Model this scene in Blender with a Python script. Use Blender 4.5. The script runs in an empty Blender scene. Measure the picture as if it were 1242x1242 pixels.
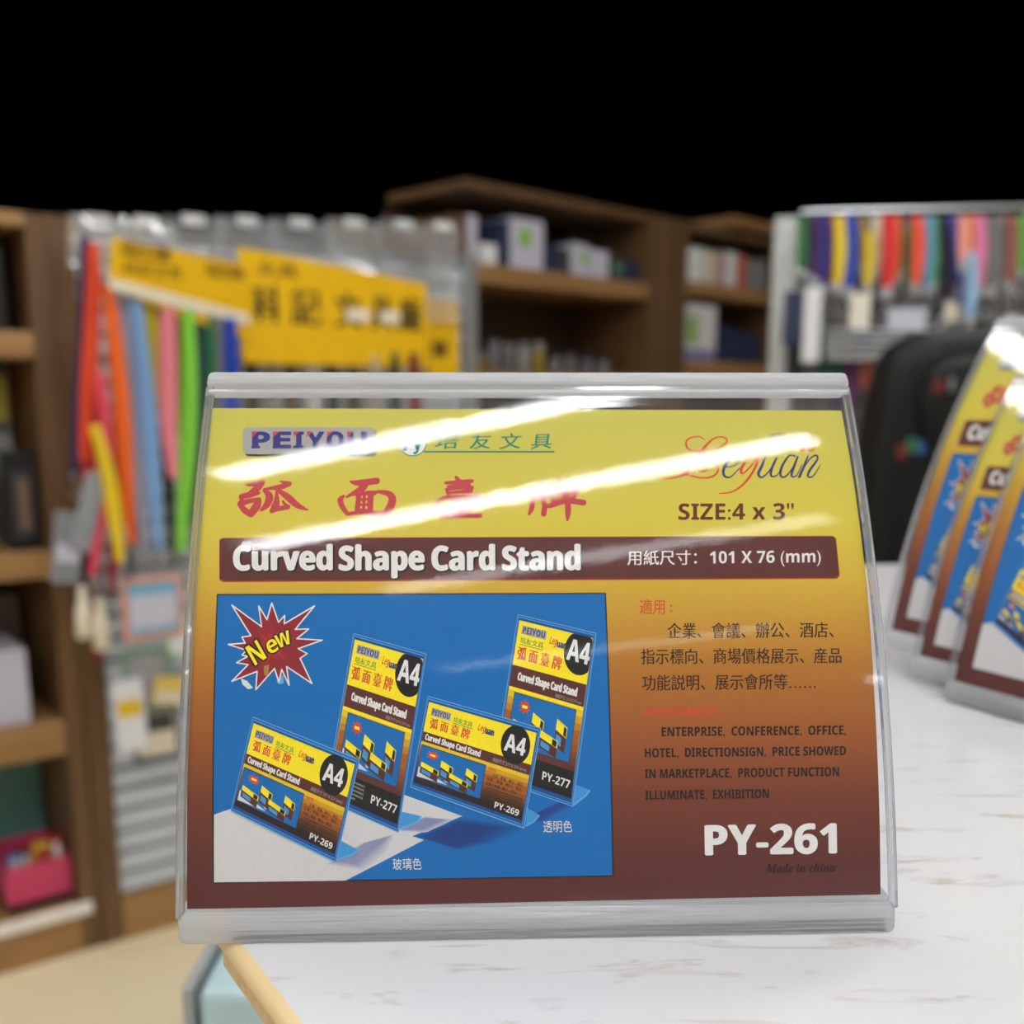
import bpy, bmesh, math, random
import numpy as np
from mathutils import Vector, Matrix

random.seed(7)
scene = bpy.context.scene
COL = scene.collection

# ------------------------------------------------------------------ camera, world, exposure
F, CX, CY = 1290.0, 621.0, 730.0            # focal length and principal point of the photograph, in pixels
TH = math.atan(245 / 1290)                   # the phone looks slightly down
CT, ST = math.cos(TH), math.sin(TH)
ZC = 1.0                                     # camera height above the shop floor
cam = bpy.data.cameras.new('camera')
cam_ob = bpy.data.objects.new('camera', cam)
COL.objects.link(cam_ob)
cam_ob.location = (0, 0, ZC)
cam_ob.rotation_euler = (math.pi / 2 - TH, 0, 0)
cam.sensor_fit = 'HORIZONTAL'
cam.sensor_width = 36
cam.lens = F / 1242 * 36
cam.shift_y = (CY - 621) / 1242
cam.clip_start = 0.01
cam.dof.use_dof = True
cam.dof.focus_distance = 0.163
cam.dof.aperture_fstop = 16.5
scene.camera = cam_ob

world = bpy.data.worlds.new('world')
world.use_nodes = True
world.node_tree.nodes['Background'].inputs[0].default_value = (0, 0, 0, 1)
world.node_tree.nodes['Background'].inputs[1].default_value = 0
scene.world = world
scene.view_settings.view_transform = 'Standard'
scene.view_settings.look = 'None'
scene.view_settings.gamma = 1
scene.view_settings.use_curve_mapping = False
scene.view_settings.exposure = 0.0
scene.cycles.use_denoising = True
scene.cycles.max_bounces = 14
scene.cycles.transparent_max_bounces = 24
scene.cycles.transmission_bounces = 12
scene.cycles.sample_clamp_indirect = 4.0

LAMP = 24.0                                  # radiance of the fluorescent tubes

# ------------------------------------------------------------------ helpers: colour and materials
def lin(c):
    return tuple((v / 255 / 12.92) if v / 255 <= 0.04045 else ((v / 255 + 0.055) / 1.055) ** 2.4 for v in c)

MATS = {}
def mat(name, rgb, rough=0.5, metal=0.0, var=0.06, scale=60, spec=0.5):
    if name in MATS: return MATS[name]
    m = bpy.data.materials.new(name); m.use_nodes = True
    nt = m.node_tree; b = nt.nodes['Principled BSDF']
    b.inputs['Roughness'].default_value = rough
    b.inputs['Metallic'].default_value = metal
    b.inputs['Specular IOR Level'].default_value = spec
    c = lin(rgb)
    tc = nt.nodes.new('ShaderNodeTexCoord'); nz = nt.nodes.new('ShaderNodeTexNoise'); cr = nt.nodes.new('ShaderNodeValToRGB')
    nz.inputs['Scale'].default_value = scale; nz.inputs['Detail'].default_value = 3
    cr.color_ramp.elements[0].position = 0.3; cr.color_ramp.elements[1].position = 0.7
    cr.color_ramp.elements[0].color = (*[v * (1 - var) for v in c], 1)
    cr.color_ramp.elements[1].color = (*[min(1, v * (1 + var)) for v in c], 1)
    nt.links.new(tc.outputs['Object'], nz.inputs['Vector']); nt.links.new(nz.outputs['Fac'], cr.inputs['Fac'])
    nt.links.new(cr.outputs['Color'], b.inputs['Base Color'])
    MATS[name] = m
    return m

def wood(name, dark, light, axis=0, scale=9.0, rough=0.45):
    if name in MATS: return MATS[name]
    m = bpy.data.materials.new(name); m.use_nodes = True
    nt = m.node_tree; b = nt.nodes['Principled BSDF']; b.inputs['Roughness'].default_value = rough
    tc = nt.nodes.new('ShaderNodeTexCoord'); mp = nt.nodes.new('ShaderNodeMapping')
    s = [scale * 6] * 3; s[axis] = scale * 0.35
    mp.inputs['Scale'].default_value = s
    nz = nt.nodes.new('ShaderNodeTexNoise'); nz.inputs['Scale'].default_value = 1.0; nz.inputs['Detail'].default_value = 5
    nz.inputs['Distortion'].default_value = 0.7
    cr = nt.nodes.new('ShaderNodeValToRGB')
    cr.color_ramp.elements[0].position = 0.3; cr.color_ramp.elements[1].position = 0.72
    cr.color_ramp.elements[0].color = (*lin(dark), 1); cr.color_ramp.elements[1].color = (*lin(light), 1)
    nt.links.new(tc.outputs['Object'], mp.inputs['Vector']); nt.links.new(mp.outputs[0], nz.inputs['Vector'])
    nt.links.new(nz.outputs['Fac'], cr.inputs['Fac']); nt.links.new(cr.outputs['Color'], b.inputs['Base Color'])
    MATS[name] = m
    return m

def clear_sheet(name, tint=(1, 1, 1), ior=1.49, rough=0.03, haze=0.0, hz=(0.8, 0.82, 0.86), wave=0.0):
    """thin clear plastic: see-through, mirror-like by Fresnel, a little milky haze"""
    if name in MATS: return MATS[name]
    m = bpy.data.materials.new(name); m.use_nodes = True
    nt = m.node_tree; nt.nodes.remove(nt.nodes['Principled BSDF']); out = nt.nodes['Material Output']
    fr = nt.nodes.new('ShaderNodeFresnel'); fr.inputs['IOR'].default_value = ior
    tr = nt.nodes.new('ShaderNodeBsdfTransparent'); tr.inputs['Color'].default_value = (*tint, 1)
    df = nt.nodes.new('ShaderNodeBsdfDiffuse'); df.inputs['Color'].default_value = (*hz, 1)
    gl = nt.nodes.new('ShaderNodeBsdfGlossy'); gl.inputs['Roughness'].default_value = rough
    m1 = nt.nodes.new('ShaderNodeMixShader'); m1.inputs['Fac'].default_value = haze
    m2 = nt.nodes.new('ShaderNodeMixShader')
    nt.links.new(tr.outputs[0], m1.inputs[1]); nt.links.new(df.outputs[0], m1.inputs[2])
    ge = nt.nodes.new('ShaderNodeNewGeometry'); sb = nt.nodes.new('ShaderNodeMath'); sb.operation = 'SUBTRACT'; sb.inputs[0].default_value = 1.0
    mu = nt.nodes.new('ShaderNodeMath'); mu.operation = 'MULTIPLY'
    nt.links.new(ge.outputs['Backfacing'], sb.inputs[1]); nt.links.new(sb.outputs[0], mu.inputs[0]); nt.links.new(fr.outputs[0], mu.inputs[1])
    nt.links.new(mu.outputs[0], m2.inputs['Fac']); nt.links.new(m1.outputs[0], m2.inputs[1]); nt.links.new(gl.outputs[0], m2.inputs[2])
    if wave:
        tc = nt.nodes.new('ShaderNodeTexCoord')
        nz = nt.nodes.new('ShaderNodeTexNoise'); nz.inputs['Scale'].default_value = 260; nz.inputs['Detail'].default_value = 2
        bp = nt.nodes.new('ShaderNodeBump'); bp.inputs['Strength'].default_value = wave; bp.inputs['Distance'].default_value = 0.0004
        nt.links.new(tc.outputs['Object'], nz.inputs['Vector']); nt.links.new(nz.outputs['Fac'], bp.inputs['Height'])
        nt.links.new(bp.outputs[0], gl.inputs['Normal'])
    nt.links.new(m2.outputs[0], out.inputs['Surface'])
    MATS[name] = m
    return m

def glass(name, tint=(0.97, 0.98, 1.0), rough=0.02, ior=1.49, milk=0.15, streak=False):
    if name in MATS: return MATS[name]
    m = bpy.data.materials.new(name); m.use_nodes = True
    nt = m.node_tree; nt.nodes.remove(nt.nodes['Principled BSDF']); out = nt.nodes['Material Output']
    g = nt.nodes.new('ShaderNodeBsdfGlass'); g.inputs['Color'].default_value = (*tint, 1)
    g.inputs['Roughness'].default_value = rough; g.inputs['IOR'].default_value = ior
    d = nt.nodes.new('ShaderNodeBsdfTransparent'); d.inputs['Color'].default_value = (0.95, 0.96, 0.98, 1)
    e = nt.nodes.new('ShaderNodeBsdfTranslucent'); e.inputs['Color'].default_value = (0.96, 0.97, 1.0, 1)
    f = nt.nodes.new('ShaderNodeBsdfDiffuse'); f.inputs['Color'].default_value = (0.96, 0.97, 1.0, 1)
    a = nt.nodes.new('ShaderNodeMixShader'); a.inputs[0].default_value = 0.5
    nt.links.new(e.outputs[0], a.inputs[1]); nt.links.new(f.outputs[0], a.inputs[2])
    x = nt.nodes.new('ShaderNodeMixShader'); x.inputs[0].default_value = milk
    y = nt.nodes.new('ShaderNodeMixShader'); y.inputs[0].default_value = 0.25
    nt.links.new(g.outputs[0], y.inputs[1]); nt.links.new(d.outputs[0], y.inputs[2])
    nt.links.new(y.outputs[0], x.inputs[1]); nt.links.new(a.outputs[0], x.inputs[2])
    if streak:
        tc = nt.nodes.new('ShaderNodeTexCoord'); mp = nt.nodes.new('ShaderNodeMapping'); mp.inputs['Scale'].default_value = (10, 620, 620)
        nz = nt.nodes.new('ShaderNodeTexNoise'); nz.inputs['Scale'].default_value = 1.0; nz.inputs['Detail'].default_value = 3
        bp = nt.nodes.new('ShaderNodeBump'); bp.inputs['Strength'].default_value = 1.0; bp.inputs['Distance'].default_value = 0.002
        nt.links.new(tc.outputs['Object'], mp.inputs[0]); nt.links.new(mp.outputs[0], nz.inputs['Vector']); nt.links.new(nz.outputs['Fac'], bp.inputs['Height'])
        nt.links.new(bp.outputs[0], g.inputs['Normal'])
    nt.links.new(x.outputs[0], out.inputs['Surface'])
    MATS[name] = m
    return m

def emit(name, rgb, strength):
    m = bpy.data.materials.new(name); m.use_nodes = True
    nt = m.node_tree; b = nt.nodes['Principled BSDF']
    b.inputs['Base Color'].default_value = (*rgb, 1)
    b.inputs['Emission Color'].default_value = (*rgb, 1); b.inputs['Emission Strength'].default_value = strength
    return m

# ------------------------------------------------------------------ helpers: meshes
class MB:
    """collects shapes; build() links them as ONE mesh object"""
    def __init__(s): s.v = []; s.f = []; s.m = []
    def add(s, vs, fs, mi=0):
        k = len(s.v); s.v += [tuple(p) for p in vs]; s.f += [tuple(i + k for i in f) for f in fs]; s.m += [mi] * len(fs)
    def box(s, x0, x1, y0, y1, z0, z1, mi=0, b=0.0):
        if b <= 0:
            vs = [(x, y, z) for z in (z0, z1) for y in (y0, y1) for x in (x0, x1)]
            s.add(vs, [(0, 2, 3, 1), (4, 5, 7, 6), (0, 1, 5, 4), (2, 6, 7, 3), (0, 4, 6, 2), (1, 3, 7, 5)], mi)
        else:
            bm = bmesh.new()
            bmesh.ops.create_cube(bm, size=1)
            for v in bm.verts:
                v.co = ((x0 + x1) / 2 + v.co.x * (x1 - x0), (y0 + y1) / 2 + v.co.y * (y1 - y0), (z0 + z1) / 2 + v.co.z * (z1 - z0))
            bmesh.ops.bevel(bm, geom=bm.edges[:], offset=b, segments=2, affect='EDGES', profile=0.5)
            bm.verts.index_update()
            s.add([v.co[:] for v in bm.verts], [[v.index for v in f.verts] for f in bm.faces], mi)
            bm.free()
    def prism(s, poly, z0, z1, mi=0):
        n = len(poly)
        vs = [(x, y, z0) for x, y in poly] + [(x, y, z1) for x, y in poly]
        s.add(vs, [tuple(range(n))[::-1], tuple(range(n, 2 * n))] + [(i, (i + 1) % n, n + (i + 1) % n, n + i) for i in range(n)], mi)
    def tube(s, pts, r, n=10, mi=0, caps=True):
        pts = [Vector(p) for p in pts]; rr = r if isinstance(r, (list, tuple)) else [r] * len(pts)
        rings = []; up = None
        for i, p in enumerate(pts):
            t = (pts[min(i + 1, len(pts) - 1)] - pts[max(i - 1, 0)]).normalized()
            if up is None: up = Vector((0, 0, 1)) if abs(t.z) < 0.9 else Vector((1, 0, 0))
            a = t.cross(up).normalized(); up = a.cross(t).normalized()
            rings.append([p + (a * math.cos(k * 2 * math.pi / n) + up * math.sin(k * 2 * math.pi / n)) * rr[i] for k in range(n)])
        vs = [q for ring in rings for q in ring]; fs = []
        for i in range(len(rings) - 1):
            for k in range(n):
                fs.append((i * n + k, i * n + (k + 1) % n, (i + 1) * n + (k + 1) % n, (i + 1) * n + k))
        if caps:
            fs.append(tuple(range(n))[::-1]); fs.append(tuple((len(rings) - 1) * n + k for k in range(n)))
        s.add(vs, fs, mi)
    def lathe(s, prof, n=20, mi=0, at=(0, 0, 0)):
        vs = [(at[0] + r * math.cos(2 * math.pi * k / n), at[1] + r * math.sin(2 * math.pi * k / n), at[2] + z) for r, z in prof for k in range(n)]
        fs = [(i * n + k, i * n + (k + 1) % n, (i + 1) * n + (k + 1) % n, (i + 1) * n + k) for i in range(len(prof) - 1) for k in range(n)]
        fs.append(tuple(range(n))[::-1]); fs.append(tuple((len(prof) - 1) * n + k for k in range(n)))
        s.add(vs, fs, mi)
    def ribbon(s, pts, wdir, w, th=0.0012, mi=0, ndir=(0, -1, 0)):
        """flat strap of width w following pts (w may be a list); wdir = across, ndir = thickness direction"""
        wd = Vector(wdir); nd = Vector(ndir); ws = w if isinstance(w, (list, tuple)) else [w] * len(pts)
        vs = []; fs = []
        for p, q in zip(pts, ws):
            p = Vector(p)
            vs += [p - wd * q / 2 - nd * th / 2, p + wd * q / 2 - nd * th / 2, p + wd * q / 2 + nd * th / 2, p - wd * q / 2 + nd * th / 2]
        for i in range(len(pts) - 1):
            a = i * 4
            for k in range(4):
                fs.append((a + k, a + (k + 1) % 4, a + 4 + (k + 1) % 4, a + 4 + k))
        fs.append((3, 2, 1, 0)); e = (len(pts) - 1) * 4; fs.append((e, e + 1, e + 2, e + 3))
        s.add(vs, fs, mi)
    def build(s, name, mats, parent=None, smooth=False, loc=None):
        me = bpy.data.meshes.new(name); me.from_pydata(s.v, [], s.f)
        for m in (mats if isinstance(mats, (list, tuple)) else [mats]): me.materials.append(m)
        me.polygons.foreach_set('material_index', s.m)
        bm = bmesh.new(); bm.from_mesh(me); bmesh.ops.recalc_face_normals(bm, faces=bm.faces[:]); bm.to_mesh(me); bm.free()
        if smooth:
            me.polygons.foreach_set('use_smooth', [True] * len(me.polygons))
            me.set_sharp_from_angle(angle=math.radians(40))
        o = bpy.data.objects.new(name, me); COL.objects.link(o)
        if parent: o.parent = parent
        if loc: o.location = loc
        return o

def tag(o, label=None, cat=None, group=None, kind=None):
    if label: o['label'] = label
    if cat: o['category'] = cat
    if group: o['group'] = group
    if kind: o['kind'] = kind
    return o
def thing(name, label, cat, loc=(0, 0, 0), rz=0.0, group=None):
    o = bpy.data.objects.new(name, None); o.empty_display_size = 0.02; COL.objects.link(o)
    o.location = loc; o.rotation_euler = (0, 0, rz)
    return tag(o, label, cat, group)
def struct(o): o['kind'] = 'structure'; return o
def copy_tree(o, parent=None):
    c = o.copy(); COL.objects.link(c)
    if parent: c.parent = parent
    for ch in o.children: copy_tree(ch, c)
    return c

# measuring: a photo position -> the ray, and where that ray meets a vertical plane or a level
def ray(px, py):
    X, Y = (px - CX) / F, (py - CY) / F
    return Vector((X, CT - Y * ST, -ST - Y * CT))
def at_y(px, py, y):
    r = ray(px, py); return Vector((0, 0, ZC)) + r * (y / r.y)
def at_z(px, py, z):
    r = ray(px, py); return Vector((0, 0, ZC)) + r * ((z - ZC) / r.z)

class Frame:
    """a vertical face standing on the floor: s runs along it, e goes back into it, z is up"""
    def __init__(f, P0, ang): f.p = Vector((P0[0], P0[1], 0)); f.a = ang; f.d = Vector((math.cos(ang), math.sin(ang), 0)); f.b = Vector((-math.sin(ang), math.cos(ang), 0))
    def w(f, s, e, z): return f.p + f.d * s + f.b * e + Vector((0, 0, z))
    def hit(f, px, py, e=0.0):
        r = ray(px, py); O = Vector((0, 0, ZC)); q = f.p + f.b * e
        t = (q - O).dot(f.b) / r.dot(f.b); P = O + r * t
        return (P - f.p).dot(f.d), P.z

# ------------------------------------------------------------------ materials
M_floor = mat('floor_tile', (234, 216, 180), 0.35, var=0.05, scale=3)
M_ceil = mat('ceiling_white', (225, 225, 222), 0.8, var=0.02)
M_wall = mat('wall_white', (196, 194, 190), 0.8, var=0.02)
M_wood = wood('shelf_wood', (140, 102, 60), (178, 136, 86), 0)
M_woodv = wood('shelf_wood_upright', (84, 60, 38), (116, 84, 52), 2)
M_wooddark = wood('dark_wood', (78, 56, 38), (108, 78, 52), 2)
M_woodback = mat('shelf_back', (92, 66, 44), 0.6)
M_edge = wood('counter_edge_wood', (182, 148, 104), (222, 192, 148), 0, 30)
M_lip = mat('pale_lip', (238, 232, 224), 0.35)
M_slat = mat('slat_grey', (200, 207, 216), 0.35, var=0.03)
M_groove = mat('slat_groove', (92, 94, 94), 0.5)
M_black = mat('black_plastic', (20, 20, 22), 0.4)
M_leather = mat('black_leather', (13, 14, 15), 0.5, var=0.2, scale=120, spec=.3)
M_steel = mat('steel', (190, 192, 196), 0.28, metal=1.0)
M_wire = mat('grey_wire', (150, 150, 150), 0.35, metal=0.6)
M_white = mat('white_card', (232, 232, 234), 0.4)
M_cream = mat('cream_paper', (222, 212, 190), 0.6)
M_yellow = mat('header_yellow', (250, 196, 4), 0.35)
M_ink = mat('black_ink', (34, 26, 14), 0.5)
M_brownink = mat('brown_ink', (112, 72, 12), 0.5)
M_clear = clear_sheet('clear_acrylic', rough=0.05, haze=0.006, wave=0.03, ior=1.44)
M_bag = clear_sheet('clear_bag', rough=0.14, haze=0.16, ior=2.5)
M_rail = glass('clear_rail', milk=0.36, streak=True)
M_edgeglass = glass('clear_edge', (0.9, 0.92, 0.95), milk=0.1)
M_paleblue = mat('pale_blue_panel', (176, 200, 206), 0.3)

# ------------------------------------------------------------------ the setting
bm_ = MB(); bm_.box(-3.2, 3.4, -3.2, 4.3, -0.05, 0)
struct(bm_.build('floor', M_floor))
bm_ = MB(); bm_.box(-3.2, 3.4, -3.6, 4.3, 2.70, 2.75)
struct(bm_.build('ceiling', M_ceil))
for nm_, bx in (('wall_left', (-2.75, -2.65, -3.6, 4.3)), ('wall_right', (2.85, 2.95, -3.6, 4.3)), ('wall_rear', (-2.75, 2.95, -3.7, -3.6))):
    bm_ = MB(); bm_.box(*bx, 0, 2.70); struct(bm_.build(nm_, M_wall))

# fluorescent lights on the ceiling, parallel to the shelves, plus added fill lamps
M_tube = emit('tube_light', (0.965, 0.985, 1.0), LAMP)
M_tube_soft = emit('tube_light_soft', (0.965, 0.985, 1.0), LAMP * 0.4)
M_tube_dim = emit('tube_light_dim', (0.965, 0.985, 1.0), LAMP * 0.16)
M_tube_strong = emit('tube_light_strong', (0.965, 0.985, 1.0), LAMP * 1.65)
M_tube_fill = emit('tube_light_fill', (0.965, 0.985, 1.0), LAMP * 0.8)
M_housing = mat('lamp_housing', (235, 235, 232), 0.4)
def ceiling_light(x, y, ang, length, label, mt):
    t = thing('ceiling_light', label, 'ceiling light', (x, y, 2.70), ang, 'fluorescent ceiling lights')
    h = MB(); h.box(-length / 2 - .02, length / 2 + .02, -.05, .05, -.03, 0, b=.006); h.build('housing', M_housing, t)
    d = MB(); d.box(-length / 2, length / 2, -.038, .038, -.056, -.031, b=.01); d.build('diffuser', mt, t)
    for sx in (-1, 1):
        c = MB(); c.box(sx * (length / 2 + .008) - .008, sx * (length / 2 + .008) + .008, -.042, .042, -.058, -.03, b=.004); c.build('end_cap', M_housing, t)
LA = math.radians(35)
for x, y, L, mt, lab in [
    (0.02, -0.64, 1.22, M_tube_strong, 'white fluorescent ceiling light almost overhead of the counter'),
    (0.10, -1.12, 1.42, M_tube_strong, 'white fluorescent ceiling light second back from the counter'),
    (0.34, -1.60, 1.22, M_tube_soft, 'dimmer fluorescent ceiling light third back from the counter'),
    (0.50, -2.75, 1.22, M_tube_dim, 'dim fluorescent ceiling light near the rear wall'),
    (-1.05, 1.15, 1.42, M_tube_strong, 'fluorescent ceiling light above the left wooden shelf'),
    (0.90, 1.45, 1.42, M_tube_strong, 'fluorescent ceiling light above the black chair'),  # lamp added to brighten the right grid
    (-2.20, 0.60, 1.22, M_tube, 'fluorescent ceiling light by the left wall, in front of the shelf'),
    (-2.00, -0.90, 1.22, M_tube_fill, 'fluorescent ceiling light by the left wall, nearer the shelf'),  # this and the next five: lamps added at the sides to brighten the cards
    (-2.00, -1.90, 1.22, M_tube_fill, 'fluorescent ceiling light by the left wall, middle one behind the counter'),
    (-2.00, -2.90, 1.22, M_tube_fill, 'fluorescent ceiling light in the rear left corner'),
    (2.15, -1.00, 1.22, M_tube_fill, 'fluorescent ceiling light by the right wall, nearer the chair'),
    (2.15, -2.00, 1.22, M_tube_fill, 'fluorescent ceiling light by the right wall, middle one behind the counter'),
    (2.15, -3.00, 1.22, M_tube_fill, 'fluorescent ceiling light in the rear right corner')]:
    ceiling_light(x, y, LA, L, lab, mt)

# ------------------------------------------------------------------ counter
ZT = ZC - 0.0797                              # counter top level
cc = [at_z(p[0], p[1], ZT) for p in ((368, 1242), (268, 1111))]
near, corner = cc
dirn = (near - corner).normalized()
near2 = corner + dirn * 0.75
far = Vector((corner.x + .045, corner.y + .36, ZT))
poly = [(near2.x, near2.y), (0.95, near2.y), (0.95, far.y + .02), (far.x, far.y), (corner.x, corner.y)]
M_marble = bpy.data.materials.new('white_marble'); M_marble.use_nodes = True
nt = M_marble.node_tree; b = nt.nodes['Principled BSDF']; b.inputs['Roughness'].default_value = 0.16
tc = nt.nodes.new('ShaderNodeTexCoord'); mp = nt.nodes.new('ShaderNodeMapping')
mp.inputs['Rotation'].default_value = (0, 0, math.radians(-28)); mp.inputs['Scale'].default_value = (17, 70, 17)
n1 = nt.nodes.new('ShaderNodeTexNoise'); n1.inputs['Scale'].default_value = 2.3; n1.inputs['Detail'].default_value = 7; n1.inputs['Distortion'].default_value = 0.9; n1.inputs['Roughness'].default_value = .62
cr = nt.nodes.new('ShaderNodeValToRGB'); e = cr.color_ramp.elements
e[0].position = 0.27; e[0].color = (*lin((170, 157, 155)), 1)
e[1].position = 0.43; e[1].color = (*lin((213, 214, 218)), 1)
x_ = e.new(0.36); x_.color = (*lin((198, 194, 195)), 1)
nt.links.new(tc.outputs['Object'], mp.inputs[0]); nt.links.new(mp.outputs[0], n1.inputs['Vector']); nt.links.new(n1.outputs['Fac'], cr.inputs['Fac']); nt.links.new(cr.outputs['Color'], b.inputs['Base Color'])
counter = thing('shop_counter', 'white marbled shop counter under the card stands with a wooden edge', 'counter')
m = MB(); m.prism(poly, ZT - .003, ZT); m.build('worktop', M_marble, counter)
def inset(k):
    c = Vector((sum(p[0] for p in poly) / 5, sum(p[1] for p in poly) / 5))
    return [(p[0] + (c.x - p[0]) * k, p[1] + (c.y - p[1]) * k) for p in poly]
m = MB(); m.prism(poly, ZT - .0085, ZT - .003); m.build('slab', M_edge, counter)
# rounded wooden lipping along the diagonal edge
nrm = Vector((dirn.y, -dirn.x, 0));  nrm = nrm if nrm.x < 0 else -nrm
m = MB(); m.tube([corner + Vector((0, 0, -.0019)), near2 + Vector((0, 0, -.0019))], .0019, 12)
lp = m.build('edge_lipping', mat('lipping_tan', (222, 196, 148), .4), counter, smooth=True)
m = MB(); m.prism(inset(.08), 0.06, ZT - .0085); m.build('cabinet', M_paleblue, counter)
m = MB(); m.prism(inset(.12), 0.0, 0.06); m.build('plinth', M_wooddark, counter)

side_cab = thing('storage_pedestal', 'pale blue storage pedestal with a grey edge standing beside the counter corner', 'cabinet', (-.128, .375, 0))
m = MB(); m.box(0.006, .098, 0, .2, 0.03, .775, b=.004); m.build('body', M_paleblue, side_cab)
m = MB(); m.box(0.001, .0055, -.002, .2, 0.0, .778, b=.001); m.build('edge_frame', mat('edge_grey', (150, 154, 156), .4), side_cab)
m = MB(); m.box(0.006, .098, .004, .196, 0.0, .0295); m.build('plinth', M_black, side_cab)

# ------------------------------------------------------------------ the curved card stand: profile
L_ARC = 0.0900
NP = 361
S_ = np.linspace(-0.002, L_ARC, NP)
LEAN = np.radians(10 + 285 * np.clip(S_, 0, 1))
dS = S_[1] - S_[0]
PY_ = np.concatenate([[0], np.cumsum(np.sin((LEAN[:-1] + LEAN[1:]) / 2) * dS)])
PZ_ = np.concatenate([[0], np.cumsum(np.cos((LEAN[:-1] + LEAN[1:]) / 2) * dS)])
i0 = np.searchsorted(S_, 0)
PY_ -= PY_[i0]; PZ_ -= PZ_[i0]
def prof(s, off=0.0):
    """point (y, z) of the curve at arc length s, pushed off mm-scale along its outward normal"""
    y = np.interp(s, S_, PY_); z = np.interp(s, S_, PZ_); l = np.interp(s, S_, LEAN)
    return y - np.cos(l) * off, z + np.sin(l) * off
HW = 0.0541                                   # half width of the stand
YAW = math.radians(2.0)
BASE = Vector((0.0043, 0.1490, ZC - 0.0778))  # foot of the curve
ROOT = Vector((BASE.x, BASE.y, ZT))           # the stand's own origin, on the counter
DZ = BASE.z - ZT                              # curve start above the counter
cy_, sy_ = math.cos(-YAW), math.sin(-YAW)
def on_card(P):
    """array of photo positions on the stand's front -> (x, arc length) on the curved card"""
    P = np.asarray(P, float)
    r = np.stack([(P[:, 0] - CX) / F, CT - (P[:, 1] - CY) / F * ST, -ST - (P[:, 1] - CY) / F * CT], 1)
    o = np.array([-BASE.x, -BASE.y, ZC - BASE.z])
    def rot(a): return np.stack([a[..., 0] * cy_ - a[..., 1] * sy_, a[..., 0] * sy_ + a[..., 1] * cy_, a[..., 2]], -1)
    o = rot(o); r = rot(r)
    out = np.zeros((len(P), 2))
    for k in range(0, len(P), 4000):
        rr = r[k:k + 4000]
        t = (PY_[None, :] - o[1]) / rr[:, 1:2]
        g = o[2] + t * rr[:, 2:3] - PZ_[None, :]
        sg = (g[:, :-1] * g[:, 1:] <= 0); idx = sg.argmax(1); n = np.arange(len(rr))
        none = ~sg.any(1); idx[none] = np.where(np.abs(g[none, 0]) < np.abs(g[none, -1]), 0, NP - 2)
        g0, g1 = g[n, idx], g[n, idx + 1]; fr = g0 / (g0 - g1 + 1e-30)
        tt = t[n, idx] + (t[n, idx + 1] - t[n, idx]) * fr
        out[k:k + 4000, 0] = o[0] + tt * rr[:, 0]; out[k:k + 4000, 1] = S_[idx] + dS * fr
    return out

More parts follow.
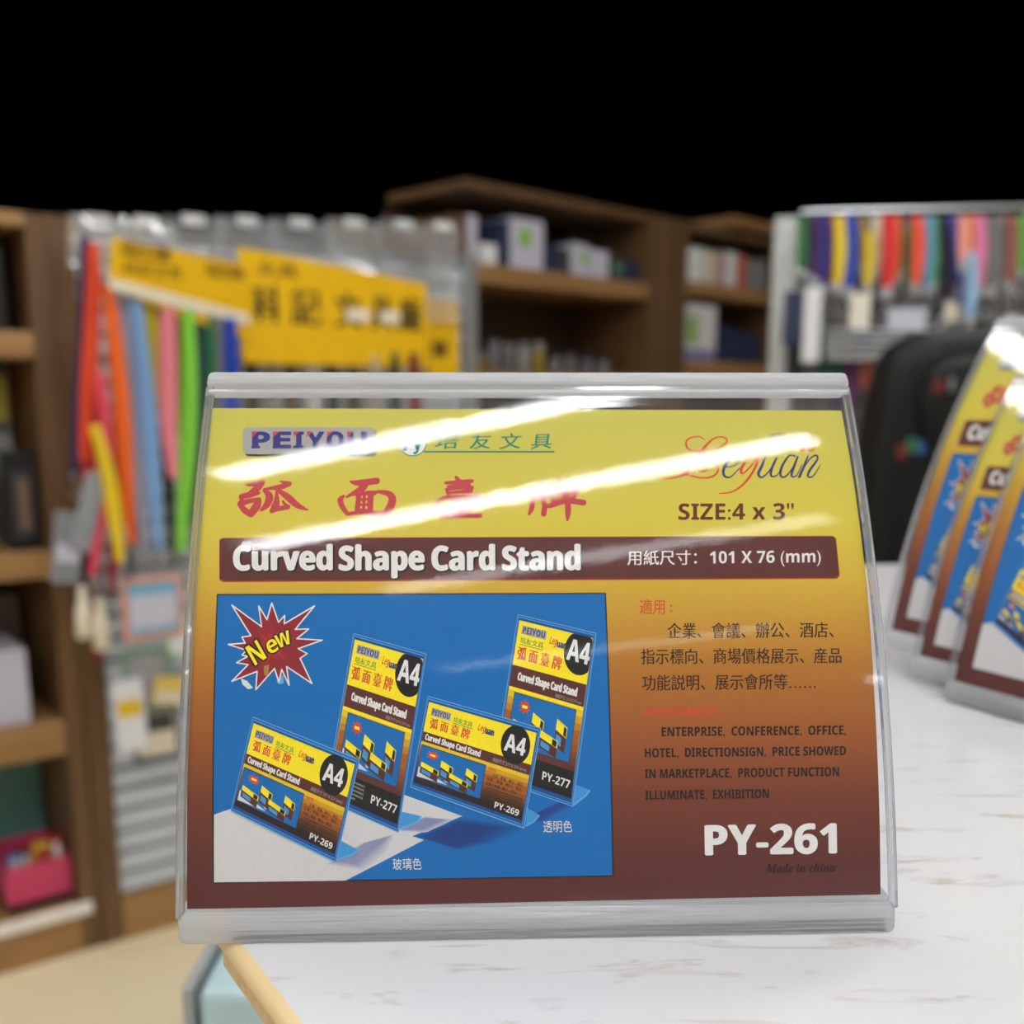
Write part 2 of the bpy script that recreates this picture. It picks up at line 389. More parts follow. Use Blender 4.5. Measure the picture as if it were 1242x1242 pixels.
# ------------------------------------------------------------------ printed card artwork
class Art:
    def __init__(s): s.items = []; s.T = lambda p: p
    def poly(s, pts, col, layer):
        pts = s.T(np.asarray(pts, float)); s.items.append((pts, [tuple(range(len(pts)))], col, layer))
    def rect(s, x0, y0, x1, y1, col, layer, r=0.0):
        if r <= 0: s.poly([(x0, y0), (x1, y0), (x1, y1), (x0, y1)], col, layer); return
        pts = []
        for cx, cy, a in ((x1 - r, y0 + r, -90), (x1 - r, y1 - r, 0), (x0 + r, y1 - r, 90), (x0 + r, y0 + r, 180)):
            for k in range(5):
                t = math.radians(a + k * 22.5); pts.append((cx + r * math.cos(t), cy + r * math.sin(t)))
        s.poly(pts, col, layer)
    def disc(s, cx, cy, rx, ry, col, layer, n=36):
        s.poly([(cx + rx * math.cos(2 * math.pi * k / n), cy + ry * math.sin(2 * math.pi * k / n)) for k in range(n)], col, layer)
    def stroke(s, pts, col, layer, org=(0, 0), sc=1.0, n=10, taper=1.0):
        P = [(org[0] + p[0] / sc, org[1] + p[1] / sc, (p[2] if len(p) > 2 else 2) / sc * taper) for p in pts]
        if len(P) > 2:                        # smooth the path
            Q = []
            for i in range(len(P) - 1):
                p0, p1, p2, p3 = P[max(i - 1, 0)], P[i], P[i + 1], P[min(i + 2, len(P) - 1)]
                for k in range(4):
                    t = k / 4
                    Q.append(tuple(0.5 * (2 * p1[j] + (p2[j] - p0[j]) * t + (2 * p0[j] - 5 * p1[j] + 4 * p2[j] - p3[j]) * t * t + (3 * p1[j] - p0[j] - 3 * p2[j] + p3[j]) * t ** 3) for j in range(3)))
            Q.append(P[-1]); P = Q
        L, R = [], []
        for i, p in enumerate(P):
            a, b_ = P[max(i - 1, 0)], P[min(i + 1, len(P) - 1)]
            dx, dy = b_[0] - a[0], b_[1] - a[1]; l = math.hypot(dx, dy) or 1; nx, ny = -dy / l, dx / l; w = max(p[2], .02) / 2
            L.append((p[0] + nx * w, p[1] + ny * w)); R.append((p[0] - nx * w, p[1] - ny * w))
        k = len(P)
        s.items.append((s.T(np.array(L + R)), [(i, i + 1, k + i + 1, k + i) for i in range(k - 1)], col, layer))
        for p in (P[0], P[-1]) if taper else ():
            s.poly([(p[0] + p[2] / 2 * math.cos(2 * math.pi * q / n), p[1] + p[2] / 2 * math.sin(2 * math.pi * q / n)) for q in range(n)], col, layer + .02)
    def text(s, body, p0, p1, h, col, layer, bold=0.0, shear=0.0, cjk=False, res=3):
        """glyphs from the built-in font fitted so that they run p0 -> p1 along the base with capital height h"""
        if not cjk and not any(ord(c) > 0x2000 for c in body): body = MBold(body)
        v, f = glyphs(body, 0.0, shear, res)
        v = v.copy(); x0, x1 = v[:, 0].min(), v[:, 0].max()
        ref, dn = (0.88, -0.075) if cjk else (0.714, 0.0)
        u = (v[:, 0] - x0) / (x1 - x0); w = (v[:, 1] - dn) / ref * h
        p0 = np.array(p0, float); p1 = np.array(p1, float); d = p1 - p0; d1 = d / np.hypot(*d); up = np.array([d1[1], -d1[0]])
        em = h / ref
        if bold <= 0: offs = [(0, 0)]
        elif cjk: offs = [(-bold, 0), (bold, 0)]
        else: offs = [(-bold, 0), (bold, 0), (0, bold * .7), (0, -bold * .7), (0, 0)]
        for k_, (a_, b_) in enumerate(offs):
            u2 = u + a_ * em / np.hypot(*d) * (1 - 2 * abs(bold) * 0)
            pts = p0 + u2[:, None] * d + (w + b_ * em)[:, None] * up
            s.items.append((s.T(pts), f, col, layer + .08 * k_))
_gl = {}
def glyphs(body, bold, shear, res):
    k = (body, bold, shear, res)
    if k not in _gl:
        c = bpy.data.curves.new('glyphs', 'FONT'); c.body = body; c.resolution_u = res; c.offset = bold; c.shear = shear
        o = bpy.data.objects.new('glyphs', c); COL.objects.link(o); bpy.context.view_layer.update()
        me = o.to_mesh()
        v = np.array([w.co[:2] for w in me.vertices]); f = [tuple(p.vertices) for p in me.polygons]
        o.to_mesh_clear(); bpy.data.objects.remove(o); bpy.data.curves.remove(c)
        _gl[k] = (v, f)
    return _gl[k]
def homography(src, dst):
    A = []; B = []
    for (x, y), (u, v) in zip(src, dst):
        A += [[x, y, 1, 0, 0, 0, -u * x, -u * y], [0, 0, 0, x, y, 1, -v * x, -v * y]]; B += [u, v]
    h = np.append(np.linalg.solve(np.array(A, float), np.array(B, float)), 1).reshape(3, 3)
    def T(p):
        q = np.c_[p, np.ones(len(p))] @ h.T
        return q[:, :2] / q[:, 2:]
    return T

def MBold(t):
    """bold sans letters of the built-in font stack"""
    r = ''
    for c in t:
        if 'A' <= c <= 'Z': r += chr(0x1D5D4 + ord(c) - 65)
        elif 'a' <= c <= 'z': r += chr(0x1D5EE + ord(c) - 97)
        elif '0' <= c <= '9': r += chr(0x1D7EC + ord(c) - 48)
        else: r += c
    return r
def MSerif(t):
    return ''.join(chr(0x1D468 + ord(c) - 65) if 'A' <= c <= 'Z' else chr(0x1D482 + ord(c) - 97) if 'a' <= c <= 'z' else c for c in t)

INK = {  # printed colours (8-bit)
    'bg': None, 'brown': (88, 42, 40), 'red': (184, 58, 68), 'navy': (44, 52, 108), 'green': (10, 128, 108), 'silver': (162, 160, 158),
    'black': (26, 24, 24), 'blue': (0, 102, 174), 'bluelight': (62, 142, 204), 'bluedark': (10, 70, 140), 'white': (226, 224, 222), 'floor': (206, 204, 206),
    'floorshade': (150, 156, 190), 'yellow': (242, 220, 28), 'maroon': (136, 34, 46), 'burst': (176, 40, 52), 'gold': (196, 140, 28), 'orange': (158, 88, 26), 'umber': (84, 40, 22),
    'dark': (40, 26, 22), 'inkdark': (30, 18, 12), 'textbrown': (98, 36, 26), 'textdark': (44, 24, 12), 'logored': (204, 62, 44), 'indigo': (46, 44, 118), 'clearblue': (96, 160, 214), 'paper': (216, 216, 216),
    'smallgreen': (20, 130, 60), 'chip': (212, 216, 218), 'goldchip': (160, 130, 60), 'bandred': (150, 44, 36),
}
art = Art()
A = art
# -- background sheet (corner positions on the card)
left = [(253.5, 495), (236.5, 640), (231.5, 722), (227.5, 900), (227, 1000), (227, 1103)]
right = [(1068, 1085), (1066.5, 979), (1061, 850), (1052, 717), (1038, 600), (1020.5, 498)]
A.poly(left + right, 'bg', 0)
# -- top row: maker's badge
A.rect(297, 521, 457, 553.5, 'black', 1, 5)
A.rect(294.5, 518.5, 455, 551, 'silver', 2, 6)
for ch, x0, x1 in (('P', 306.5, 327), ('E', 332, 352.5), ('I', 357, 368), ('Y', 372.5, 393), ('O', 397, 416.5), ('U', 422, 444.5)):
    A.text(ch, (x0, 543.6), (x1, 543.6), 19.4, 'indigo', 3, bold=.03)
    A.poly([(x0, 524), (x0 + 6.2, 524), (x0 - 0.3, 530.5)], 'logored', 4)
    if ch in 'PEI': A.rect(x0 - 1.5, 541, x0 + 9 if ch != 'E' else x1 + .8, 544, 'indigo', 3)
# -- round monogram and four green characters
A.disc(500.4, 535.8, 17.8, 17.8, 'green', 1); A.disc(500.4, 535.8, 16.6, 16.6, 'white', 2)
A.text('P', (489.5, 546.5), (500, 546.5), 18, 'green', 3, bold=.012); A.text('y', (501, 546), (511.5, 546), 15, 'green', 3, bold=.012)
A.rect(514, 547, 672.6, 549, 'green', 1)
for ch, x0, x1 in (('培', 527.6, 557), ('友', 569.5, 596), ('文', 606, 633), ('具', 643.7, 669)):
    A.text(ch, (x0, 545), (x1, 544), 18, 'green', 2, bold=.012, shear=.12, cjk=True)
# -- four brush characters, traced
def brush(strokes, org, sc):
    for i, st in enumerate(strokes): A.stroke([(x, y, w * 1.6 + 4) for x, y, w in st], 'red', 1 + .04 * i, org, sc)
o6 = (280, 505)
brush([[(120, 517, 8), (180, 512, 20), (238, 500, 24)], [(235, 503, 24), (195, 545, 30), (145, 578, 20)], [(78, 605, 22), (140, 592, 26), (212, 578, 12)],
       [(80, 605, 22), (82, 645, 16)], [(72, 660, 28), (135, 640, 20), (213, 628, 20)], [(208, 632, 26), (195, 675, 36), (150, 735, 32)], [(148, 740, 22), (105, 708, 28), (70, 672, 16)],
       [(445, 508, 18), (370, 533, 24), (250, 548, 6)], [(375, 490, 6), (440, 508, 22)], [(252, 560, 14), (290, 600, 34), (275, 660, 30), (230, 706, 12)],
       [(345, 560, 8), (345, 640, 26), (330, 690, 36), (310, 712, 22)], [(325, 702, 22), (385, 692, 20), (430, 682, 22)], [(392, 640, 8), (425, 685, 20)],
       [(352, 555, 14), (425, 605, 30), (500, 670, 26), (580, 706, 5)]], o6, 6.21)
brush([[(902, 492, 8), (960, 502, 26), (1100, 486, 28)], [(1010, 505, 34), (985, 545, 30), (870, 608, 8)], [(850, 600, 10), (825, 632, 26), (845, 690, 22), (882, 737, 18)],
       [(882, 735, 16), (1010, 722, 18), (1140, 735, 22), (1195, 690, 34), (1217, 622, 34), (1185, 582, 26), (1105, 566, 12)],
       [(962, 585, 24), (960, 640, 22), (950, 705, 22)], [(1055, 590, 26), (1050, 640, 26), (1050, 712, 24)], [(905, 592, 10), (1000, 580, 18), (1085, 576, 20)], [(1005, 600, 14), (1000, 700, 12)],
       [(970, 628, 11), (1045, 625, 11)], [(965, 668, 11), (1045, 665, 11)], [(950, 706, 16), (1050, 715, 16)]], o6, 6.21)
o7 = (470, 505)
brush([[(398, 354, 10), (435, 400, 20)], [(338, 386, 9), (415, 382, 14), (490, 375, 12)], [(352, 407, 8), (475, 396, 9)], [(343, 424, 10), (352, 448, 12)], [(348, 446, 8), (482, 432, 14)], [(345, 425, 8), (420, 416, 8), (492, 412, 10)], [(488, 414, 12), (478, 436, 10)],
       [(288, 500, 12), (330, 472, 12), (430, 465, 10), (530, 464, 16)], [(528, 466, 14), (515, 490, 8)], [(370, 492, 8), (485, 486, 8)], [(420, 492, 10), (392, 522, 10), (470, 526, 10)], [(465, 510, 8), (485, 530, 12)], [(432, 522, 12), (428, 575, 16)],
       [(348, 556, 8), (485, 542, 12)], [(312, 582, 12), (400, 578, 13), (536, 576, 15)]], o7, 4.777)
brush([[(838, 425, 10), (842, 480, 14), (835, 535, 16), (820, 566, 8)], [(888, 376, 8), (908, 420, 14), (905, 465, 14)], [(840, 470, 10), (935, 458, 12)], [(900, 476, 14), (910, 520, 16), (905, 566, 18)],
       [(990, 360, 10), (1015, 396, 10)], [(945, 415, 10), (958, 492, 11)], [(945, 416, 9), (1020, 404, 11), (1105, 402, 12)], [(1108, 402, 14), (1080, 470, 13)], [(955, 450, 8), (1088, 440, 8)], [(1040, 410, 10), (1010, 490, 13), (940, 524, 10)],
       [(930, 520, 14), (1040, 492, 16), (1135, 500, 20)], [(960, 488, 8), (1075, 472, 8)], [(1042, 450, 12), (1046, 550, 20), (1042, 602, 6)]], o7, 4.777)
# -- script logo, traced
o5 = (780, 510)
def script(st, col):
    A.stroke([(x, y, w * 1.15) for x, y, w in st], col, 1, o5, 4.777)
script([(355, 110, 6), (320, 92, 6), (265, 105, 8), (248, 135, 9), (270, 170, 8), (340, 182, 6), (420, 165, 6), (475, 135, 8), (485, 110, 8), (455, 95, 7), (410, 105, 8), (360, 150, 12), (310, 225, 16), (260, 295, 16), (210, 325, 9), (130, 338, 6), (75, 320, 5), (50, 290, 4)], 'logored')
script([(180, 275, 4), (250, 310, 9), (330, 332, 8), (400, 325, 10), (435, 290, 10), (420, 250, 8), (370, 236, 6), (325, 255, 7), (318, 280, 7), (345, 297, 7), (370, 280, 8), (365, 245, 6)], 'logored')
script([(475, 270, 7), (530, 262, 6), (562, 225, 8), (555, 203, 8), (530, 203, 8), (490, 240, 14), (465, 290, 14), (475, 325, 12), (510, 325, 7), (560, 275, 5)], 'navy')
script([(690, 205, 8), (645, 203, 8), (590, 245, 12), (567, 290, 14), (580, 306, 9), (620, 270, 8), (672, 212, 10), (640, 290, 12), (590, 360, 10), (520, 412, 8), (442, 423, 5)], 'logored')
script([(712, 205, 8), (685, 270, 14), (668, 310, 14), (690, 330, 9), (740, 280, 7), (778, 205, 10), (745, 280, 13), (742, 322, 10), (775, 318, 6), (800, 280, 5)], 'navy')
script([(880, 207, 9), (845, 206, 9), (803, 270, 13), (797, 320, 11), (825, 325, 8), (870, 270, 7), (898, 205, 9), (866, 290, 13), (862, 325, 9), (890, 318, 6), (920, 258, 4)], 'navy')
script([(955, 205, 8), (930, 270, 12), (905, 328, 13)], 'navy')
script([(915, 305, 5), (960, 230, 7), (1000, 202, 9), (1010, 225, 10), (965, 290, 13), (955, 325, 10), (985, 322, 7), (1028, 256, 4)], 'navy')
A.text('乐', (931, 548), (954, 548), 22, 'navy', 1, bold=.004, cjk=True); A.text('观', (962, 548), (988, 548), 22, 'logored', 1, bold=.004, cjk=True)
A.text("SIZE:4 x 3''", (823, 630.5), (962.5, 630), 19.5, 'textbrown', 1, bold=.004)
# -- brown band
A.poly([(266, 655), (270, 652.5), (1010, 650), (1014, 653), (1018.5, 698), (1015, 702), (271, 706), (266, 703)], 'bandred', 1)
A.poly([(267, 655), (270.5, 653.5), (1010, 650.6), (1013, 653), (1017, 696), (1013, 700), (272, 704), (267, 702)], 'brown', 2)
for wd, x0, x1 in (('Curved', 284, 402.5), ('Shape', 412, 514), ('Card', 524.5, 599.5), ('Stand', 610, 703)):
    A.text(wd, (x0 + 1.6, 693), (x1 + 1.6, 692.5), 28.5, 'black', 3, bold=.05)
    A.text(wd, (x0, 691.5), (x1, 691), 28.5, 'white', 4, bold=.032)
A.text('用紙尺寸：', (761, 685.5), (845, 685), 17, 'white', 3, bold=.012, cjk=True)
A.text('101 X 76 (mm)', (861, 683.5), (995.5, 682), 14.5, 'white', 3)
# -- right-hand column of text
def tl(cx, cy): return (740 + cx / 3.549, 700 + cy / 3.549)
A.text('適用', tl(127, 160), tl(235, 160), 17.5, 'logored', 1, bold=.004, cjk=True); A.text(':', tl(258, 150), tl(268, 150), 14, 'logored', 1)
A.text('企業、會議、辦公、酒店、', tl(248, 264), tl(962, 260), 18, 'textdark', 1, bold=.01, cjk=True)
A.text('指示標向、商場價格展示、産品', tl(134, 375), tl(995, 370), 18, 'textdark', 1, bold=.01, cjk=True)
A.text('功能説明、展示會所等……', tl(138, 488), tl(885, 482), 18, 'textdark', 1, bold=.01, cjk=True)
A.text('APPLICABILITY:', tl(145, 599), tl(476, 596), 11.2, 'logored', 1, bold=0)
for body, x0, x1, y0, y1 in (('ENTERPRISE,  CONFERENCE,  OFFICE,', 222, 1015, 685, 677), ('HOTEL,  DIRECTIONSIGN,  PRICE SHOWED', 150, 1015, 776, 766),
                             ('IN MARKETPLACE,  PRODUCT FUNCTION', 150, 985, 866, 856), ('ILLUMINATE,  EXHIBITION', 152, 683, 958, 951)):
    A.text(body, tl(x0, y0), tl(x1, y1), 10.8, 'inkdark', 1, bold=.012)
A.text('PY-261', (857, 1037.2), (1015, 1034.8), 35, 'brown', 1, bold=.03)
A.text('PY-261', (856, 1036.6), (1014, 1034.2), 35, 'white', 2, bold=.024)
A.text(MSerif('Made in china'), (929, 1058.5), (1013, 1057), 11, 'black', 1, bold=.012)
# -- blue picture with its thin black outline
A.poly([(263, 720.5), (735, 719), (744.5, 1063), (258, 1071.5)], 'black', 1)
A.poly([(264.5, 722), (733.5, 720.5), (742.5, 1061.5), (259.8, 1070)], 'blue', 2)
A.poly([(259.8, 988), (300, 974), (420, 962), (485, 962), (566, 991.8), (419, 1068), (259.8, 1070)], 'floor', 3)
for k in range(6):                            # printed soft shadows under the pictured stands
    t = k / 5
    A.poly([(500 + 18 * t, 1014 + 2 * t), (560 - 4 * t, 990 + 8 * t), (640 - 40 * t, 1003), (600 - 22 * t, 1022 - 3 * t), (555 - 3 * t, 1031 - 4 * t)], ('shade', 'blue', (22, 44, 108), .12 + .14 * k), 4 + k * .12)
    A.poly([(640 + 10 * t, 990 - 3 * t), (690 - 6 * t, 966 + 5 * t), (700 - 14 * t, 975), (655, 999 - 5 * t)], ('shade', 'blue', (40, 40, 120), .1 + .13 * k), 4 + k * .12)
    A.poly([(395 + 14 * t, 1048 - 4 * t), (440 + 4 * t, 1022), (478 - 6 * t, 1012 + 2 * t), (470 - 14 * t, 1032 - 4 * t), (442 - 10 * t, 1056 - 8 * t)], ('shade', 'floor', (108, 112, 160), .1 + .12 * k), 4 + k * .12)
    A.poly([(483 + 4 * t, 1008 - 2 * t), (515, 990 + 2 * t), (550 - 12 * t, 994), (520 - 8 * t, 1010 - 4 * t)], ('shade', 'floor', (96, 104, 158), .1 + .12 * k), 4 + k * .12)
A.text('玻璃色', (476.5, 1055), (511.5, 1054.5), 13.5, 'white', 5, cjk=True)
A.text('透明色', (659, 1009.5), (694, 1009), 13.5, 'white', 5, cjk=True)
# -- starburst
o3 = (210, 700); k3 = 4.283
bp = [(305, 145), (460, 258), (445, 150), (488, 222), (513, 135), (548, 235), (580, 200), (578, 243), (735, 150), (635, 272), (705, 270), (643, 320), (775, 328), (650, 372), (697, 398), (660, 422), (722, 553), (590, 465), (603, 562), (565, 480), (550, 545), (527, 475), (430, 585), (437, 490), (305, 542), (390, 455), (330, 445), (388, 412), (358, 405), (382, 380), (287, 350), (375, 343), (358, 312), (405, 305)]
bp = [(o3[0] + x / k3, o3[1] + y / k3) for x, y in bp]
A.poly([(272 + 20.5 + 0, 823), (300, 826), (307, 834.5), (301, 836), (294, 830)], 'chip', 3)
A.poly([(335, 826), (344, 818), (344.5, 829), (338, 830)], 'clearblue', 3)
A.poly(bp, 'maroon', 4)
bc = (sum(p[0] for p in bp) / len(bp), sum(p[1] for p in bp) / len(bp))
for k, f in enumerate((.66, .52, .38)):
    A.poly([(bc[0] + (x - bc[0]) * f * .62, bc[1] + (y - bc[1]) * f * .7) for x, y in bp], ('shade', 'maroon', (190, 44, 58), .25 * (k + 1)), 4.1 + .1 * k)
for i in range(len(bp)): A.stroke([(*bp[i], 1.6), (*bp[(i + 1) % len(bp)], 1.6)], 'white', 4.5)
for p, hh, ch in (((309.5, 808, 326, 797), 32, 'N'), ((328, 794.5, 340.5, 787.5), 26, 'e'), ((338.5, 787, 356.5, 779.5), 27, 'w')):
    A.text(ch, p[:2], p[2:], hh * .82, 'black', 5, bold=.06, shear=.12); A.text(ch, (p[0] + .3, p[1] - .5), (p[2] - .3, p[3] - .5), hh * .78, 'yellow', 6, bold=.0, shear=.12)
A.poly([(320, 808), (327, 806), (325, 820), (321, 819)], 'goldchip', 5)
# -- the pictured stands
def tiny(q, L):
    """a picture within the picture: four tiny stands on blue"""
    x0, y0, x1, y1 = q; w, h = x1 - x0, y1 - y0
    A.poly([(x0, y0 + h * .68), (x0 + w * .5, y0 + h * .95), (x0, y1)], 'floor', L)
    A.poly([(x0 + w * .42, y0 + h * .7), (x0 + w * .62, y0 + h * .86), (x0 + w * .45, y0 + h * .9)], 'floorshade', L)
    c = (x0 + w * .19, y0 + h * .2)
    A.poly([(c[0] + w * .11 * (1 if i % 2 else .55) * math.cos(i * math.pi / 9), c[1] + h * .16 * (1 if i % 2 else .55) * math.sin(i * math.pi / 9)) for i in range(18)], 'logored', L)
    A.rect(c[0] - w * .045, c[1] - h * .03, c[0] + w * .045, c[1] + h * .03, 'yellow', L + .3)
    for bx, by, bw, bh in ((.03, .50, .30, .36), (.34, .26, .20, .50), (.50, .56, .30, .34), (.74, .24, .18, .52)):
        X = lambda u, v: (x0 + w * (bx + bw * u), y0 + h * (by + bh * v + .12 * u))
        A.poly([X(0, 0), X(1, 0), X(1, 1), X(0, 1)], 'umber', L + .2)
        A.poly([X(0, 0), X(1, 0), X(1, .42), X(0, .42)], 'yellow', L + .4)
        A.poly([X(.1, .55), X(.6, .55), X(.6, .88), X(.1, .88)], 'bluelight', L + .4)
        A.poly([X(.7, .05), X(.95, .05), X(.95, .4), X(.7, .4)], 'black', L + .5)
def strips(x0, y0, x1, y1, cols, L):
    n = len(cols)
    for i, c in enumerate(cols): A.rect(x0, y0 + (y1 - y0) * i / n, x1, y0 + (y1 - y0) * (i + 1) / n, c, L)
def ramp(a, b_, n): return [('shade', a, INK[b_], i / (n - 1)) for i in range(n)]
def landscape(quad, L, foot):
    A.T = lambda p: p
    A.poly(foot, 'clearblue', L - .3); A.poly([(x * .9 + foot[0][0] * .1, y * .9 + foot[0][1] * .1) for x, y in foot], 'bluelight', L - .2)
    A.T = homography([(0, 0), (100, 0), (100, 72), (0, 72)], quad)
    A.rect(0, 0, 100, 72, 'clearblue', L); A.rect(.6, .8, 99.2, 71, 'bluedark', L + .1); A.rect(1, 1.6, 98.6, 70.2, 'bluelight', L + .2); A.rect(1.4, 2.8, 98, 69.4, 'bluedark', L + .25)
    A.rect(2.2, 4.4, 97, 67, 'yellow', L + .4)
    strips(2.2, 32, 97, 64, ramp('yellow', 'orange', 5) + ramp('orange', 'dark', 6), L + .6)
    A.rect(2.2, 62, 97, 67, 'dark', L + .7)
    A.rect(6, 8, 24, 14, 'silver', L + .6); A.text('PEIYOU', (7, 13), (23, 13), 4.2, 'indigo', L + .8, res=1)
    A.text('培友文具', (27, 14), (44, 14), 4, 'smallgreen', L + .8, bold=.02, cjk=True, res=1); A.rect(27, 14.6, 45, 15.1, 'smallgreen', L + .8)
    A.text('Leg', (49, 14.5), (56, 14.5), 5, 'logored', L + .8, shear=.3, res=1); A.text('uan', (56, 15.5), (63, 15.5), 5, 'navy', L + .8, bold=.04, res=1)
    A.text('弧 面 臺 牌', (7, 23.5), (43, 23.5), 7.6, 'logored', L + .8, bold=.03, cjk=True, res=1)
    A.disc(82, 17, 12, 14, 'black', L + .9); A.text('A4', (73.5, 23), (90.5, 23), 12.5, 'white', L + 1.1, bold=.01)
    A.rect(2.2, 27.5, 97, 35, 'brown', L + .8); A.text('Curved Shape Card Stand', (5, 33.2), (55, 33.2), 4.4, 'white', L + 1, bold=.03, res=1)
    A.text('用紙尺寸 297 X 210 (mm)', (66, 33.3), (94, 33.3), 2.4, 'silver', L + 1, res=1)
    A.rect(3, 37.4, 61.5, 63, 'black', L + .8); A.rect(3.5, 38, 61, 62.4, 'blue', L + .9); tiny((4, 38.5, 60.5, 62), L + 1)
    A.text('適用:', (64, 40.5), (71, 40.5), 2.6, 'logored', L + .9, bold=.03, cjk=True, res=1)
    for i in range(3): A.text('企業、會議、辦公、酒店、', (68 if i == 0 else 64, 44.4 + i * 3.4), (94 - 4 * (i == 2), 44.4 + i * 3.4), 2.4, 'dark', L + .9, bold=.02, cjk=True, res=1)
    for i in range(4): A.text('ENTERPRISE, CONFERENCE,', (66 if i == 0 else 63.5, 53.4 + i * 1.8), (95 - 10 * (i == 3), 53.4 + i * 1.8), 1.1, 'black', L + .9, res=1)
    A.text('PY-269', (74, 65), (94, 65), 4.4, 'white', L + 1)
    A.T = lambda p: p
def portrait(quad, L, foot):
    A.T = lambda p: p
    A.poly(foot, 'clearblue', L - .3); A.poly([(x * .9 + foot[0][0] * .1, y * .9 + foot[0][1] * .1) for x, y in foot], 'bluelight', L - .2)
    A.T = homography([(0, 0), (60, 0), (60, 100), (0, 100)], quad)
    A.rect(0, 0, 60, 100, 'clearblue', L); A.rect(.6, .6, 59.4, 99.4, 'bluedark', L + .1); A.rect(1, 1.2, 59, 98.8, 'bluelight', L + .2); A.rect(1.4, 2, 58.6, 98.2, 'bluedark', L + .25)
    A.rect(2, 3.5, 58, 96, 'yellow', L + .4)
    strips(2, 42, 58, 82, ramp('yellow', 'orange', 5) + ramp('orange', 'brown', 5), L + .6)
    A.rect(2, 81, 58, 96, 'black', L + .7)
    A.rect(5, 6, 24, 11.4, 'silver', L + .6); A.text('PEIYOU', (6, 10.6), (23, 10.6), 3.8, 'indigo', L + .8, res=1)
    A.text('培友文具', (5, 17), (23, 17), 3.6, 'smallgreen', L + .8, bold=.02, cjk=True, res=1); A.rect(5, 17.6, 23, 18, 'smallgreen', L + .8)
    A.text('Leg', (27, 13), (33, 13), 4.6, 'logored', L + .8, shear=.3, res=1); A.text('uan', (33, 13.8), (39.5, 13.8), 4, 'navy', L + .8, bold=.04, res=1)
    A.text('弧 面 臺 牌', (4.5, 27), (38, 27), 7.6, 'logored', L + .8, bold=.03, cjk=True, res=1)
    A.poly([(min(58, 50 + 11.5 * math.cos(t * math.pi / 18)), max(3.5, 14 + 13 * math.sin(t * math.pi / 18))) for t in range(36)], 'black', L + .9); A.text('A4', (41, 19.5), (57.4, 19.5), 12.5, 'white', L + 1.1, bold=.01)
    A.rect(2, 31, 58, 44, 'brown', L + .8); A.text('Curved Shape Card Stand', (7.5, 39.2), (52, 39.2), 4.6, 'white', L + 1, bold=.04, res=1)
    A.text('用紙尺寸 210 X 297 mm', (37, 43), (56, 43), 1.8, 'silver', L + 1, res=1)
    A.rect(6.6, 46.6, 53.4, 77.4, 'black', L + .8); A.rect(7, 47, 53, 77, 'blue', L + .9); tiny((7.5, 48, 52.5, 76.5), L + 1)
    for i in range(5): A.text('ENTERPRISE, CONFERENCE,', (6, 84.4 + i * 2.2), (30 - 6 * (i == 4), 84.4 + i * 2.2), 1.1, 'silver', L + .9, res=1)
    A.text('PY-277', (36, 91), (56, 91), 4.6, 'white', L + 1)
    A.T = lambda p: p
portrait([(628, 745), (723.5, 768), (694.5, 978.5), (597, 944)], 6, [(694, 950), (716.5, 958.5), (711, 966), (695, 978)])
portrait([(429, 768), (517.5, 793), (483.5, 1010), (394, 970)], 6, [(486, 984), (512, 990), (508, 997), (484, 1007)])
landscape([(307, 869), (436.5, 921), (408, 1046.5), (280, 983.5)], 9, [(411, 1018), (435.5, 1031), (430, 1037), (408, 1044)])
landscape([(519, 844), (656.5, 883), (635.5, 1005), (497.5, 955)], 9, [(640, 980), (655, 989), (648, 997), (637, 1003)])

def ink_material(key):
    if isinstance(key, tuple):
        a, b_ = INK[key[1]], key[2]; rgb = tuple(a[i] + (b_[i] - a[i]) * key[3] for i in range(3)); nm = 'ink_%02x%02x%02x' % tuple(int(v) for v in rgb)
    else: rgb = INK[key]; nm = 'ink_' + key
    return mat(nm, rgb, 0.6, var=0.05, scale=3500, spec=0.1)
def card_gradient():
    m = bpy.data.materials.new('printed_gradient'); m.use_nodes = True
    nt = m.node_tree; b = nt.nodes['Principled BSDF']; b.inputs['Roughness'].default_value = 0.6; b.inputs['Specular IOR Level'].default_value = 0.1
    uv = nt.nodes.new('ShaderNodeUVMap'); sp = nt.nodes.new('ShaderNodeSeparateXYZ'); cr = nt.nodes.new('ShaderNodeValToRGB')
    nz = nt.nodes.new('ShaderNodeTexNoise'); nz.inputs['Scale'].default_value = 900; ad = nt.nodes.new('ShaderNodeMath'); ad.operation = 'MULTIPLY_ADD'; ad.inputs[1].default_value = 0.035
    nt.links.new(uv.outputs[0], nz.inputs['Vector']); nt.links.new(nz.outputs['Fac'], ad.inputs[0])
    nt.links.new(uv.outputs[0], sp.inputs[0]); nt.links.new(sp.outputs['Y'], ad.inputs[2]); nt.links.new(ad.outputs[0], cr.inputs['Fac'])
    stops = [(0.02, (88, 40, 40)), (0.10, (90, 42, 38)), (0.22, (112, 54, 34)), (0.34, (148, 82, 34)), (0.46, (168, 108, 38)), (0.56, (190, 142, 46)), (0.64, (202, 168, 54)), (0.76, (206, 190, 66)), (1.0, (194, 186, 82))]
    el = cr.color_ramp.elements
    el[0].position, el[0].color = stops[0][0], (*lin(stops[0][1]), 1); el[1].position, el[1].color = stops[-1][0], (*lin(stops[-1][1]), 1)
    for p, c in stops[1:-1]: x = el.new(p); x.color = (*lin(c), 1)
    nt.links.new(cr.outputs['Color'], b.inputs['Base Color'])
    return m

